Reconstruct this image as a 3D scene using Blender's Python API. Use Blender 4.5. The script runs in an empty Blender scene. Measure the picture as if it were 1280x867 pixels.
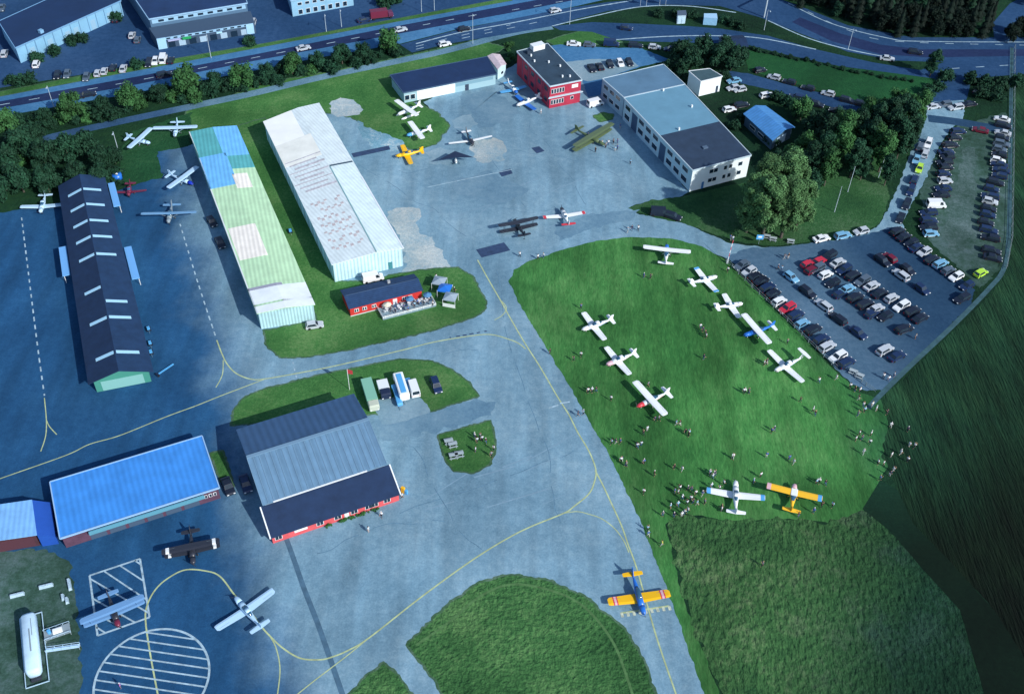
import bpy, bmesh, math, random
from mathutils import Vector, Matrix, noise
random.seed(7)
R = math.radians
C = bpy.context.scene.collection
# ---------------------------------------------------------------- camera model
F, TH, RO, H = 1300.0, R(44.25), R(1.75), 160.0
FW = Vector((0, math.cos(TH), -math.sin(TH)))
_r = Vector((1, 0, 0)); _u = _r.cross(FW)
RT = _r*math.cos(RO) + _u*math.sin(RO)
UP = -_r*math.sin(RO) + _u*math.cos(RO)
def at(x, y, z=0.0):
    """surveyed point of the airfield (photo position -> plan position at height z)"""
    d = FW*F + RT*(x-640) - UP*(y-433.5)
    t = (z-H)/d.z
    return Vector((d.x*t, d.y*t, z))
cam = bpy.data.cameras.new('camera'); co = bpy.data.objects.new('camera', cam); C.objects.link(co)
m = Matrix((RT, UP, -FW)).transposed().to_4x4(); m.translation = Vector((0, 0, H)); co.matrix_world = m
cam.sensor_width = 36; cam.lens = F/1280*36; cam.clip_end = 6000; cam.clip_start = 1
bpy.context.scene.camera = co
# ---------------------------------------------------------------- light
SUN_EL = R(34); SUN_AZ = math.atan2(-0.66, 0.75)        # direction TOWARDS the sun in plan
sd = Vector((math.cos(SUN_AZ)*math.cos(SUN_EL), math.sin(SUN_AZ)*math.cos(SUN_EL), math.sin(SUN_EL)))
sl = bpy.data.lights.new('sun', 'SUN'); so = bpy.data.objects.new('sun', sl); C.objects.link(so)
so.rotation_euler = sd.to_track_quat('Z', 'Y').to_euler(); sl.energy = 4.3; sl.angle = R(0.5); sl.color = (1, .97, .92)
w = bpy.data.worlds.new('World'); bpy.context.scene.world = w; w.use_nodes = True
nt = w.node_tree; bg = nt.nodes['Background']; sk = nt.nodes.new('ShaderNodeTexSky'); sk.sky_type = 'NISHITA'
sk.sun_disc = False; sk.sun_elevation = SUN_EL; sk.sun_rotation = math.atan2(sd.x, sd.y); sk.ozone_density = 3
nt.links.new(sk.outputs[0], bg.inputs[0]); bg.inputs[1].default_value = 0.15
sc = bpy.context.scene
sc.view_settings.view_transform = 'Standard'; sc.view_settings.look = 'None'; sc.view_settings.exposure = 0
# ---------------------------------------------------------------- materials
MATS = {}
def mat(name, col, rough=.8, metal=0, spec=.3, noise_scale=None, amt=.25, bump=0, bscale=None, wave=None, alpha=None, vec=None, objrand=0, detail=8):
    if name in MATS: return MATS[name]
    M = bpy.data.materials.new(name); M.use_nodes = True; t = M.node_tree; N = t.nodes; L = t.links
    b = N['Principled BSDF']; b.inputs['Roughness'].default_value = rough; b.inputs['Metallic'].default_value = metal
    b.inputs['Specular IOR Level'].default_value = spec
    b.inputs['Base Color'].default_value = (*col, 1); M.diffuse_color = (*col, 1)
    src = None
    geo = N.new('ShaderNodeNewGeometry'); pos = geo.outputs['Position']
    if noise_scale:
        n = N.new('ShaderNodeTexNoise'); n.inputs['Scale'].default_value = noise_scale; n.inputs['Detail'].default_value = detail
        n.inputs['Roughness'].default_value = .65
        L.new(pos, n.inputs['Vector'])
        mr = N.new('ShaderNodeMapRange'); mr.inputs[1].default_value = .3; mr.inputs[2].default_value = .7
        mr.inputs[3].default_value = 1-amt; mr.inputs[4].default_value = 1+amt
        L.new(n.outputs[0], mr.inputs[0])
        mx = N.new('ShaderNodeVectorMath'); mx.operation = 'SCALE'; mx.inputs[0].default_value = col
        L.new(mr.outputs[0], mx.inputs['Scale']); src = mx.outputs[0]
    if wave:                                  # ribs: (angle, spacing m, strength)
        mp = N.new('ShaderNodeMapping'); mp.inputs['Rotation'].default_value = (0, 0, -wave[0]); L.new(pos, mp.inputs['Vector'])
        wv = N.new('ShaderNodeTexWave'); wv.inputs['Scale'].default_value = .314/wave[1]; wv.bands_direction = 'X'
        L.new(mp.outputs[0], wv.inputs['Vector'])
        mr2 = N.new('ShaderNodeMapRange'); mr2.inputs[3].default_value = 1-wave[2]; mr2.inputs[4].default_value = 1+wave[2]
        L.new(wv.outputs['Fac'], mr2.inputs[0])
        mx2 = N.new('ShaderNodeVectorMath'); mx2.operation = 'SCALE'; mx2.inputs[0].default_value = col
        if src: L.new(src, mx2.inputs[0])
        L.new(mr2.outputs[0], mx2.inputs['Scale']); src = mx2.outputs[0]
        if not bump:
            bp = N.new('ShaderNodeBump'); bp.inputs['Strength'].default_value = .5; bp.inputs['Distance'].default_value = .06
            L.new(wv.outputs['Fac'], bp.inputs['Height']); L.new(bp.outputs[0], b.inputs['Normal'])
    if objrand:
        oi = N.new('ShaderNodeObjectInfo'); mr3 = N.new('ShaderNodeMapRange'); mr3.inputs[3].default_value = 1-objrand; mr3.inputs[4].default_value = 1+objrand
        L.new(oi.outputs['Random'], mr3.inputs[0])
        mx3 = N.new('ShaderNodeVectorMath'); mx3.operation = 'SCALE'; mx3.inputs[0].default_value = col
        if src: L.new(src, mx3.inputs[0])
        L.new(mr3.outputs[0], mx3.inputs['Scale']); src = mx3.outputs[0]
    if src: L.new(src, b.inputs['Base Color'])
    if bump:
        n2 = N.new('ShaderNodeTexNoise'); n2.inputs['Scale'].default_value = bscale or 1; n2.inputs['Detail'].default_value = 5
        L.new(pos, n2.inputs['Vector']); bp = N.new('ShaderNodeBump'); bp.inputs['Strength'].default_value = 1; bp.inputs['Distance'].default_value = bump
        L.new(n2.outputs[0], bp.inputs['Height']); L.new(bp.outputs[0], b.inputs['Normal'])
    MATS[name] = M; return M

def ground_mat(name, cols, scales, stretch=None, bump=0.0, bscale=1.0, dark_dir=None, rough=.95, streak=None, stops=(.38, .62), fine=None):
    fine = fine if fine is not None else (.13 if 'asphalt' in name or 'road' in name else .30)
    """two-scale mottled ground: cols = 3 colours (dark, mid, light); dark_dir = (ax, ay, start, end, factor) view-edge darkening painted into the colour along a bearing"""
    if name in MATS: return MATS[name]
    M = bpy.data.materials.new(name); M.use_nodes = True; t = M.node_tree; N = t.nodes; L = t.links
    b = N['Principled BSDF']; b.inputs['Roughness'].default_value = rough; b.inputs['Specular IOR Level'].default_value = .15
    geo = N.new('ShaderNodeNewGeometry'); mp = N.new('ShaderNodeMapping'); L.new(geo.outputs['Position'], mp.inputs['Vector'])
    if stretch: mp.inputs['Rotation'].default_value = (0, 0, stretch[0]); mp.inputs['Scale'].default_value = (stretch[1], stretch[2], 1)
    n1 = N.new('ShaderNodeTexNoise'); n1.inputs['Scale'].default_value = scales[0]; n1.inputs['Detail'].default_value = 6; n1.inputs['Roughness'].default_value = .6
    n2 = N.new('ShaderNodeTexNoise'); n2.inputs['Scale'].default_value = scales[1]; n2.inputs['Detail'].default_value = 8; n2.inputs['Roughness'].default_value = .75
    L.new(geo.outputs['Position'], n1.inputs['Vector']); L.new(mp.outputs[0], n2.inputs['Vector'])
    ad = N.new('ShaderNodeMath'); ad.operation = 'ADD'; L.new(n1.outputs[0], ad.inputs[0]); L.new(n2.outputs[0], ad.inputs[1])
    hf = N.new('ShaderNodeMath'); hf.operation = 'MULTIPLY'; hf.inputs[1].default_value = .5; L.new(ad.outputs[0], hf.inputs[0])
    rp = N.new('ShaderNodeValToRGB'); rp.color_ramp.elements[0].position = stops[0]; rp.color_ramp.elements[1].position = stops[1]
    rp.color_ramp.elements[0].color = (*cols[0], 1); rp.color_ramp.elements[1].color = (*cols[2], 1)
    e = rp.color_ramp.elements.new(.5); e.color = (*cols[1], 1)
    L.new(hf.outputs[0], rp.inputs[0]); out = rp.outputs[0]
    n5 = N.new('ShaderNodeTexNoise'); n5.inputs['Scale'].default_value = 2.6; n5.inputs['Detail'].default_value = 5; n5.inputs['Roughness'].default_value = .8; L.new(mp.outputs[0], n5.inputs['Vector'])
    m5 = N.new('ShaderNodeMapRange'); m5.inputs[1].default_value = .3; m5.inputs[2].default_value = .7; m5.inputs[3].default_value = 1-fine; m5.inputs[4].default_value = 1+fine; L.new(n5.outputs[0], m5.inputs[0])
    n6 = N.new('ShaderNodeTexNoise'); n6.inputs['Scale'].default_value = .022; n6.inputs['Detail'].default_value = 3; n6.inputs['Distortion'].default_value = 1.5; L.new(geo.outputs['Position'], n6.inputs['Vector'])
    m6 = N.new('ShaderNodeMapRange'); m6.inputs[1].default_value = .35; m6.inputs[2].default_value = .65; m6.inputs[3].default_value = 1-fine*.7; m6.inputs[4].default_value = 1+fine*.7; L.new(n6.outputs[0], m6.inputs[0])
    m7 = N.new('ShaderNodeMath'); m7.operation = 'MULTIPLY'; L.new(m5.outputs[0], m7.inputs[0]); L.new(m6.outputs[0], m7.inputs[1])
    s5 = N.new('ShaderNodeVectorMath'); s5.operation = 'SCALE'; L.new(out, s5.inputs[0]); L.new(m7.outputs[0], s5.inputs['Scale']); out = s5.outputs[0]
    if streak:                                # long faint tyre / mowing bands (angle, spacing, amount)
        m2 = N.new('ShaderNodeMapping'); m2.inputs['Rotation'].default_value = (0, 0, -streak[0]); m2.inputs['Scale'].default_value = (1/streak[1], .12/streak[1], 1)
        L.new(geo.outputs['Position'], m2.inputs['Vector']); n3 = N.new('ShaderNodeTexNoise'); n3.inputs['Scale'].default_value = 1; n3.inputs['Detail'].default_value = 4
        L.new(m2.outputs[0], n3.inputs['Vector']); mr = N.new('ShaderNodeMapRange'); mr.inputs[1].default_value = .35; mr.inputs[2].default_value = .65
        mr.inputs[3].default_value = 1-streak[2]; mr.inputs[4].default_value = 1+streak[2]; L.new(n3.outputs[0], mr.inputs[0])
        sx = N.new('ShaderNodeVectorMath'); sx.operation = 'SCALE'; L.new(out, sx.inputs[0]); L.new(mr.outputs[0], sx.inputs['Scale']); out = sx.outputs[0]
    if dark_dir:  # view-edge darkening multiplied into the ground colour
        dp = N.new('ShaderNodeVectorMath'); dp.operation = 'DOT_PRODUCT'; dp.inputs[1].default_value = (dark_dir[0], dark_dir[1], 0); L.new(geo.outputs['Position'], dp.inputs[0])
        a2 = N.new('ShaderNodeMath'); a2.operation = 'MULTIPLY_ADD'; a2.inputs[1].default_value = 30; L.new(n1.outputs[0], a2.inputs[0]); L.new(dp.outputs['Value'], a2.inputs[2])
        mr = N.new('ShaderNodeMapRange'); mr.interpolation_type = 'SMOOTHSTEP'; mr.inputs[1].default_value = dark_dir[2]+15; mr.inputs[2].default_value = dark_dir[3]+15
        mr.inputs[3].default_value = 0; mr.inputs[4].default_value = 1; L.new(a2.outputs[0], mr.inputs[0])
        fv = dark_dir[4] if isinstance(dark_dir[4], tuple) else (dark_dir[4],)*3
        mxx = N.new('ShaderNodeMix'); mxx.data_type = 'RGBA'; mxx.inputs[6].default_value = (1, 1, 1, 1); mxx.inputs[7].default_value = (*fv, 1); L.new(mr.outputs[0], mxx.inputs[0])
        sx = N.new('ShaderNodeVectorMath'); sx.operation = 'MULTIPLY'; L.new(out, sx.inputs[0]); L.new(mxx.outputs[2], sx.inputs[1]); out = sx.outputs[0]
    L.new(out, b.inputs['Base Color'])
    if bump:
        n4 = N.new('ShaderNodeTexNoise'); n4.inputs['Scale'].default_value = bscale; n4.inputs['Detail'].default_value = 6; L.new(mp.outputs[0], n4.inputs['Vector'])
        bp = N.new('ShaderNodeBump'); bp.inputs['Strength'].default_value = 1; bp.inputs['Distance'].default_value = bump
        L.new(n4.outputs[0], bp.inputs['Height']); L.new(bp.outputs[0], b.inputs['Normal'])
    MATS[name] = M; return M

# ---------------------------------------------------------------- mesh builder
class MB:
    def __init__(s): s.v = []; s.f = []; s.mi = []; s.cur = 0
    def add(s, vs, fs):
        o = len(s.v); s.v += [Vector(q) for q in vs]
        for f in fs: s.f.append([i+o for i in f]); s.mi.append(s.cur)
        return s
    def box(s, c, d, rz=0, M=None):
        x, y, z = d[0]/2, d[1]/2, d[2]/2; ca, sa = math.cos(rz), math.sin(rz)
        vs = [(i*x, j*y, k*z) for k in (-1, 1) for j in (-1, 1) for i in (-1, 1)]
        vs = [Vector((c[0]+a*ca-b*sa, c[1]+a*sa+b*ca, c[2]+e)) for a, b, e in vs]
        if M: vs = [M @ v for v in vs]
        return s.add(vs, [(0, 2, 3, 1), (4, 5, 7, 6), (0, 1, 5, 4), (2, 6, 7, 3), (0, 4, 6, 2), (1, 3, 7, 5)])
    def prism(s, poly, z0, z1):
        n = len(poly); vs = [(p[0], p[1], z0) for p in poly] + [(p[0], p[1], z1) for p in poly]
        return s.add(vs, [list(range(n))[::-1], list(range(n, 2*n))] + [(i, (i+1) % n, n+(i+1) % n, n+i) for i in range(n)])
    def hull8(s, a, b):       # two quads (bottom, top) -> solid
        return s.add(list(a)+list(b), [(3, 2, 1, 0), (4, 5, 6, 7)] + [(i, (i+1) % 4, 4+(i+1) % 4, 4+i) for i in range(4)])
    def cyl(s, a, b, r0, r1=None, n=8):
        a = Vector(a); b = Vector(b); r1 = r0 if r1 is None else r1; d = (b-a).normalized()
        x = d.orthogonal().normalized(); y = d.cross(x)
        vs = [a+(x*math.cos(2*math.pi*i/n)+y*math.sin(2*math.pi*i/n))*r0 for i in range(n)] + [b+(x*math.cos(2*math.pi*i/n)+y*math.sin(2*math.pi*i/n))*r1 for i in range(n)]
        return s.add(vs, [list(range(n))[::-1], list(range(n, 2*n))] + [(i, (i+1) % n, n+(i+1) % n, n+i) for i in range(n)])
    def loft(s, secs, n=12, p=2.3):   # secs: (x, halfwidth, zlo, zhi)
        vs = []
        for x, hw, z0, z1 in secs:
            for i in range(n):
                a = 2*math.pi*i/n; c, q = math.cos(a), math.sin(a)
                vs.append((x, math.copysign(abs(c)**(2/p), c)*hw, (z0+z1)/2+math.copysign(abs(q)**(2/p), q)*(z1-z0)/2))
        fs = [list(range(n)), [len(vs)-n+i for i in range(n)][::-1]]
        for k in range(len(secs)-1):
            for i in range(n): fs.append((k*n+i, (k+1)*n+i, (k+1)*n+(i+1) % n, k*n+(i+1) % n))
        return s.add(vs, fs)
    def ball(s, c, r, n=8, sz=1):
        c = Vector(c); vs = []; fs = []
        for j in range(1, n//2):
            t = math.pi*j/(n//2)
            for i in range(n): a = 2*math.pi*i/n; vs.append(c+Vector((r*math.sin(t)*math.cos(a), r*math.sin(t)*math.sin(a), r*sz*math.cos(t))))
        m_ = n//2-1
        for j in range(m_-1):
            for i in range(n): fs.append((j*n+i, (j+1)*n+i, (j+1)*n+(i+1) % n, j*n+(i+1) % n))
        vs += [c+Vector((0, 0, r*sz)), c-Vector((0, 0, r*sz))]; T = len(vs)-2
        for i in range(n): fs.append((T, i, (i+1) % n)); fs.append((T+1, (m_-1)*n+(i+1) % n, (m_-1)*n+i))
        return s.add(vs, fs)
    def mesh(s, name, mats, origin=None, smooth=False, fix=True):
        me = bpy.data.meshes.new(name); o = Vector(origin) if origin is not None else Vector()
        me.from_pydata([v-o for v in s.v], [], s.f)
        for M in (mats if isinstance(mats, (list, tuple)) else [mats]): me.materials.append(M)
        for p, i in zip(me.polygons, s.mi): p.material_index = i; p.use_smooth = smooth
        if fix:
            b = bmesh.new(); b.from_mesh(me); bmesh.ops.recalc_face_normals(b, faces=b.faces); b.to_mesh(me); b.free()
        me.update(); return me
    def build(s, name, mats, parent=None, origin=None, smooth=False):
        # origin: world point the mesh is measured from; for children of an unrotated root pass root.location
        return link(name, s.mesh(name, mats, origin, smooth), parent)
def link(name, data, parent=None, loc=None, rz=None):
    o = bpy.data.objects.new(name, data); C.objects.link(o); o.parent = parent
    if loc is not None: o.location = loc
    if rz is not None: o.rotation_euler = (0, 0, rz)
    return o
def tag(o, label=None, cat=None, group=None, kind=None):
    if label: o['label'] = label
    if cat: o['category'] = cat
    if group: o['group'] = group
    if kind: o['kind'] = kind
    return o
def thing(name, loc, label=None, cat=None, group=None, rz=0): return tag(link(name, None, None, loc, rz), label, cat, group)
def copy_tree(o, parent=None, loc=None, rz=None, paint=None):
    c = o.copy(); C.objects.link(c); c.parent = parent
    if loc is not None: c.location = loc
    if rz is not None: c.rotation_euler = (0, 0, rz)
    for ch in KIDS.get(o.name, list(o.children)): copy_tree(ch, c)
    return c
KIDS = {}
def remember(o):
    KIDS[o.name] = list(o.children)
    for ch in o.children: remember(ch)
ORD = ['first', 'second', 'third', 'fourth', 'fifth', 'sixth', 'seventh', 'eighth', 'ninth', 'tenth', 'eleventh', 'twelfth']
PEND = []            # (object, description, x) -> unique labels at the end
def pend(o, desc, x): PEND.append((o, desc, x))
def settle():
    d = {}
    for o, s, x in PEND: d.setdefault(s, []).append((x, o))
    for s, L in d.items():
        L.sort(key=lambda q: q[0])
        n = len(L)
        for i, (x, o) in enumerate(L):
            if n == 1: o['label'] = s
            elif i == 0: o['label'] = s+', leftmost such'
            elif i == n-1: o['label'] = s+', rightmost such'
            elif i <= n//2: o['label'] = s+', '+(ORD[i] if i < 12 else '%dth' % (i+1))+' from left'
            else: o['label'] = s+', '+(ORD[n-1-i] if n-1-i < 12 else '%dth' % (n-i))+' from right'
# ---------------------------------------------------------------- ground sheets
def smooth_pts(P, closed, k=5):
    out = []; n = len(P)
    for i in range(n if closed else n-1):
        g = lambda j: P[j % n] if closed else P[max(0, min(n-1, j))]
        a, b, c, d = g(i-1), g(i), g(i+1), g(i+2)
        for s in range(k):
            t = s/k
            out.append(tuple(.5*((2*b[q])+(-a[q]+c[q])*t+(2*a[q]-5*b[q]+4*c[q]-d[q])*t*t+(-a[q]+3*b[q]-3*c[q]+d[q])*t**3) for q in (0, 1)))
    if not closed: out.append(P[-1])
    return out
LV = .0045
NSH = [0]
def sheet(name, P, M, level, smooth=False, rag=0):
    Q = smooth_pts(P, True) if smooth else P
    W = [at(x, y) for x, y in Q]
    if rag:
        W2 = []
        for i in range(len(W)):
            a, b = W[i], W[(i+1) % len(W)]; n = max(1, int((b-a).length/.45))
            for j in range(n):
                p = a.lerp(b, j/n); fr = .5/max(1, rag*.8); W2.append(p+Vector((noise.noise(p*fr), noise.noise(p*fr+Vector((9, 9, 9))), 0))*rag+Vector((noise.noise(p*1.1), noise.noise(p*1.1+Vector((9, 9, 9))), 0))*min(.35, rag*.5))
        W = W2
    NSH[0] += 1; zz = level*LV+(NSH[0] % 7)*.0005
    b = bmesh.new(); vs = [b.verts.new((p.x, p.y, zz)) for p in W]; f = b.faces.new(vs)
    if f.normal.z < 0 or f.calc_area() >= 0: b.normal_update()
    bmesh.ops.triangulate(b, faces=[f], ngon_method='EAR_CLIP'); b.normal_update()
    for q in b.faces:
        if q.normal.z < 0: q.normal_flip()
    if M in (VERGE, HUMP): border(EDGE, W, zz-.0008)
    me = bpy.data.meshes.new(name); b.to_mesh(me); b.free(); me.materials.append(M)
    return tag(link(name, me), kind='structure')
def border(M_, W, z, wd=.55):
    mb = MB(); vs = []
    for i in range(len(W)):
        a, p, b_ = W[i-1], W[i], W[(i+1) % len(W)]; t = (b_-a); t = Vector((t.x, t.y, 0)).normalized(); n = Vector((-t.y, t.x, 0))*(wd*(.6+.9*abs(noise.noise(p*.9))))
        vs += [(p.x+n.x, p.y+n.y, z), (p.x-n.x, p.y-n.y, z)]
    k = len(W); mb.add(vs, [(2*i, 2*i+1, (2*i+3) % (2*k), (2*i+2) % (2*k)) for i in range(k)])
    o = mb.build('worn_edge', M_)
    for p in o.data.polygons:
        if p.normal.z < 0: p.flip()
    tag(o, kind='structure')
def ribbon(name, P, width, M, level, smooth=True, dash=None):
    W = [at(x, y) for x, y in (smooth_pts(P, False, 8) if smooth else P)]
    if dash:
        pts = []; acc = 0; segs = []
        for a, b in zip(W, W[1:]):
            L_ = (b-a).length; s = 0
            n = max(1, int(L_/.25))
            for j in range(n): pts.append(a.lerp(b, j/n))
        per = dash[0]+dash[1]; d = 0; run = []
        for a, b in zip(pts, pts[1:]):
            d += (b-a).length
            if d % per < dash[0]: run.append(a)
            elif run: segs.append(run); run = []
        if run: segs.append(run)
        segs = [s for s in segs if len(s) > 1]
    else: segs = [W]
    mb = MB(); NSH[0] += 1; zz = level*LV+(NSH[0] % 7)*.0005
    for S in segs:
        vs = []
        for i, p in enumerate(S):
            t = (S[min(i+1, len(S)-1)]-S[max(i-1, 0)]); t = Vector((t.x, t.y, 0)).normalized(); nrm = Vector((-t.y, t.x, 0))*width/2
            vs += [(p.x+nrm.x, p.y+nrm.y, zz), (p.x-nrm.x, p.y-nrm.y, zz)]
        mb.add(vs, [(2*i, 2*i+1, 2*i+3, 2*i+2) for i in range(len(S)-1)])
    o = mb.build(name, M)
    for p in o.data.polygons:
        if p.normal.z < 0: p.flip()
    return tag(o, kind='structure')

gd = (.006, .030, .013); gm = (.010, .050, .019); gl = (.020, .078, .026)
GRASS = ground_mat('grass_base', [(.004, .022, .012), (.008, .038, .017), (.015, .055, .020)], (.03, .5), bump=.3, bscale=1.2)
LAWN = ground_mat('lawn_grass', [(.024, .112, .028), (.044, .165, .042), (.082, .222, .066)], (.045, .8), stretch=(R(-28), 1, .25), streak=(R(62), 6, .24), bump=.12, bscale=2, dark_dir=(.9, .1, 70, 92, (.22, .36, .6)))  # right side dimmed in the colour itself, a painted view-edge darkening
VERGE = ground_mat('verge_grass', [(.026, .105, .028), (.050, .158, .042), (.108, .215, .074)], (.08, 1.2), bump=.12, bscale=2.5)
MEADOW = ground_mat('meadow_grass', [(.018, .070, .024), (.044, .125, .040), (.110, .185, .080)], (.10, .9), stretch=(R(20), 1, .6), bump=.9, bscale=1.1, dark_dir=(.93, -.36, 6, 34, (.16, .28, .42)), stops=(.36, .60))  # meadow colour darkened towards the lower right corner of the view
CROP = ground_mat('crop_grass', [(.004, .022, .012), (.010, .044, .020), (.022, .072, .030)], (.05, .6), stretch=(R(33), 1.6, .18), bump=.6, bscale=1.3, dark_dir=(.506, -.862, -92, -52, .16), streak=(R(122), 3, .25))  # lower right corner darkness painted into the crop colour
HUMP = ground_mat('mound_grass', [(.020, .076, .024), (.044, .136, .042), (.100, .215, .074)], (.07, .8), bump=.6, bscale=1.3)
DRYG = ground_mat('dry_grass', [(.05, .12, .06), (.09, .17, .09), (.16, .22, .16)], (.06, .8), bump=.2, bscale=2)
ASPH = ground_mat('asphalt', [(.115, .225, .305), (.172, .302, .388), (.255, .392, .470)], (.045, .65), streak=(R(-32), 4, .15), dark_dir=(-.945, -.327, 0, 16, (.09, .26, .47)), bump=.03, bscale=6, stops=(.36, .64))  # west end darkened and blued in the colour, as a painted edge wash
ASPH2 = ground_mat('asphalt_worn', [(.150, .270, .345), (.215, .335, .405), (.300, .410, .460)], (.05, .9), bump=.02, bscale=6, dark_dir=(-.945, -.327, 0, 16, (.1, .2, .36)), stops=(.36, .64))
ROAD = ground_mat('road_asphalt', [(.012, .046, .115), (.020, .064, .150), (.034, .088, .19)], (.03, .7), bump=.02, bscale=6)
ROADL = ground_mat('road_light', [(.035, .13, .27), (.05, .17, .33), (.08, .22, .40)], (.04, .7))
ROADD = ground_mat('road_dark', [(.010, .022, .070), (.015, .030, .090), (.022, .042, .11)], (.04, .7))
PATHM = ground_mat('path_gravel', [(.07, .16, .22), (.11, .22, .30), (.16, .28, .36)], (.1, 1.2), dark_dir=(-.945, -.327, 0, 16, (.3, .4, .6)))
CONC = ground_mat('concrete_worn', [(.14, .30, .40), (.34, .42, .44), (.56, .58, .54)], (.10, .9), stops=(.3, .65))
LOTM = ground_mat('car_park_asphalt', [(.050, .115, .190), (.078, .155, .235), (.115, .200, .285)], (.06, .8), dark_dir=(.9, .2, 98, 122, (.25, .38, .5)))  # dimming of the right view edge put into the car park colour
WORNG = ground_mat('worn_ground', [(.015, .045, .025), (.04, .09, .07), (.09, .15, .15)], (.06, .5))
PATCH = mat('asphalt_patch', (.030, .060, .130), .9, noise_scale=.8, amt=.3)
PATCHL = ground_mat('asphalt_patch_mid', [(.092, .190, .275), (.140, .258, .345), (.200, .325, .405)], (.06, .7), dark_dir=(-.945, -.327, 0, 16, (.09, .26, .47)), stops=(.36, .64))
YEL = mat('line_yellow', (.42, .50, .26), .8, noise_scale=.6, amt=.35)
WHL = mat('line_white', (.34, .48, .56), .8, noise_scale=.8, amt=.4)

EDGE = ground_mat('worn_edge_soil', [(.035, .09, .04), (.06, .13, .07), (.11, .18, .13)], (.3, 1.6))
# one base sheet out to the horizon
mb = MB(); S_ = 3500; mb.add([(-S_, -S_, 0), (S_, -S_, 0), (S_, S_, 0), (-S_, S_, 0)], [(0, 1, 2, 3)])
tag(mb.build('ground', GRASS), kind='structure')
# business park lot beyond the highway
sheet('parking_lot', [(-260, 190), (0, 110), (160, 84), (330, 56), (480, 30), (640, 0), (760, -20), (760, -80), (300, -160), (-300, -100)], ROAD, 1)
# airfield tarmac
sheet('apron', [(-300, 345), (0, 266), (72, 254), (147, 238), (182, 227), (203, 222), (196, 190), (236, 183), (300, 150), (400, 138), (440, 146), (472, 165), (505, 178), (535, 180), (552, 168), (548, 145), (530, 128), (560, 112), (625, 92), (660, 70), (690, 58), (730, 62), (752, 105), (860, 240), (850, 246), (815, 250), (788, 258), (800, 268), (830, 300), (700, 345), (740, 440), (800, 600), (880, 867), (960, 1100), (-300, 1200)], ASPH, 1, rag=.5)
sheet('courtyard', [(684, 58), (700, 56), (760, 60), (800, 60), (838, 75), (800, 84), (757, 98), (752, 118), (735, 122), (728, 100)], ROADL, 3, rag=.3)
sheet('courtyard_lawn', [(684, 52), (700, 46), (730, 38), (760, 46), (778, 53), (740, 56), (700, 60)], VERGE, 2, rag=.4)
sheet('courtyard_strip', [(706, 78), (740, 74), (790, 75), (798, 83), (757, 98), (735, 102), (728, 100)], ASPH2, 4, rag=.2)
# access road and car park
sheet('road', [(785, 262), (800, 268), (830, 274), (860, 281), (885, 292), (912, 304), (960, 309), (1000, 306), (1050, 299), (1082, 292), (1100, 280), (1113, 255), (1126, 225), (1136, 195), (1150, 168), (1157, 152), (1160, 125), (1205, 122), (1205, 148), (1190, 160), (1172, 186), (1158, 222), (1140, 255), (1128, 278), (1140, 310), (1000, 345), (930, 332), (905, 322), (860, 303), (800, 298), (720, 308), (650, 332), (600, 340), (640, 300), (720, 275)], ASPH, 2, rag=.4)
sheet('car_park', [(908, 322), (930, 311), (1000, 306), (1060, 298), (1126, 282), (1150, 308), (1186, 335), (1218, 362), (1214, 382), (1105, 487), (1082, 488), (1062, 478), (1044, 460), (980, 390)], LOTM, 3, rag=.5)
sheet('overflow_parking_ground', [(1160, 300), (1150, 240), (1172, 190), (1196, 158), (1258, 140), (1262, 250), (1256, 330), (1225, 360)], WORNG, 2, rag=.8)
sheet('gravel_track', [(1192, 235), (1205, 190), (1220, 190), (1220, 250), (1226, 290), (1205, 310), (1182, 305), (1184, 270)], ground_mat('gravel_worn_grass', [(.02, .06, .04), (.06, .11, .10), (.12, .18, .18)], (.12, 1.2)), 3, smooth=True, rag=1.6)
ribbon('field_track', [(1265, 60), (1263, 180), (1261, 290), (1255, 335), (1235, 362), (1190, 408), (1140, 455), (1102, 492), (1085, 510)], 1.1, mat('field_track_soil', (.04, .10, .12), .95, noise_scale=.4, amt=.4), 7)
ribbon('field_path', [(1160, 148), (1200, 153), (1240, 160), (1300, 168)], 4, LOTM, 4)
sheet('upper_parking_road', [(905, 88), (935, 92), (985, 106), (1040, 120), (1080, 130), (1110, 140), (1100, 152), (1060, 140), (1000, 122), (960, 112), (925, 104)], ROAD, 3, rag=.3)
# fields
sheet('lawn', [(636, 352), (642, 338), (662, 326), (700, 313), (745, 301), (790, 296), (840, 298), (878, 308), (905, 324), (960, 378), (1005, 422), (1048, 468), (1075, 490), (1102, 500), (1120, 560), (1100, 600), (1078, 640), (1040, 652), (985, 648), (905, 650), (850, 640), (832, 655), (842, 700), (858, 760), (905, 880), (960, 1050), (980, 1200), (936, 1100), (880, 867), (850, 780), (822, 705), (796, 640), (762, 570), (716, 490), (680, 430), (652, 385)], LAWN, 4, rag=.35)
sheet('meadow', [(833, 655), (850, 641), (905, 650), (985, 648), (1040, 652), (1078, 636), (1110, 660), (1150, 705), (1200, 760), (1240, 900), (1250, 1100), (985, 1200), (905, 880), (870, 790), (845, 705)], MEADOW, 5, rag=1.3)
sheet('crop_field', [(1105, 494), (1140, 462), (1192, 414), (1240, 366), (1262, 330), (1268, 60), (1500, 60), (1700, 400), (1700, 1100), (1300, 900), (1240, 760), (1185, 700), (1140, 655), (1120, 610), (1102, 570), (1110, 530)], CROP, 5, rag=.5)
sheet('mown_field_path', [(1078, 636), (1100, 600), (1122, 612), (1142, 655), (1188, 702), (1245, 765), (1330, 900), (1240, 900), (1200, 762), (1150, 707), (1110, 660)], ground_mat('mown_path_grass', [(.006, .034, .020), (.010, .048, .026), (.016, .062, .032)], (.05, .8), dark_dir=(.506, -.862, -92, -52, .2)), 6)  # path colour carries the same painted corner darkening as the crop
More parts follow.
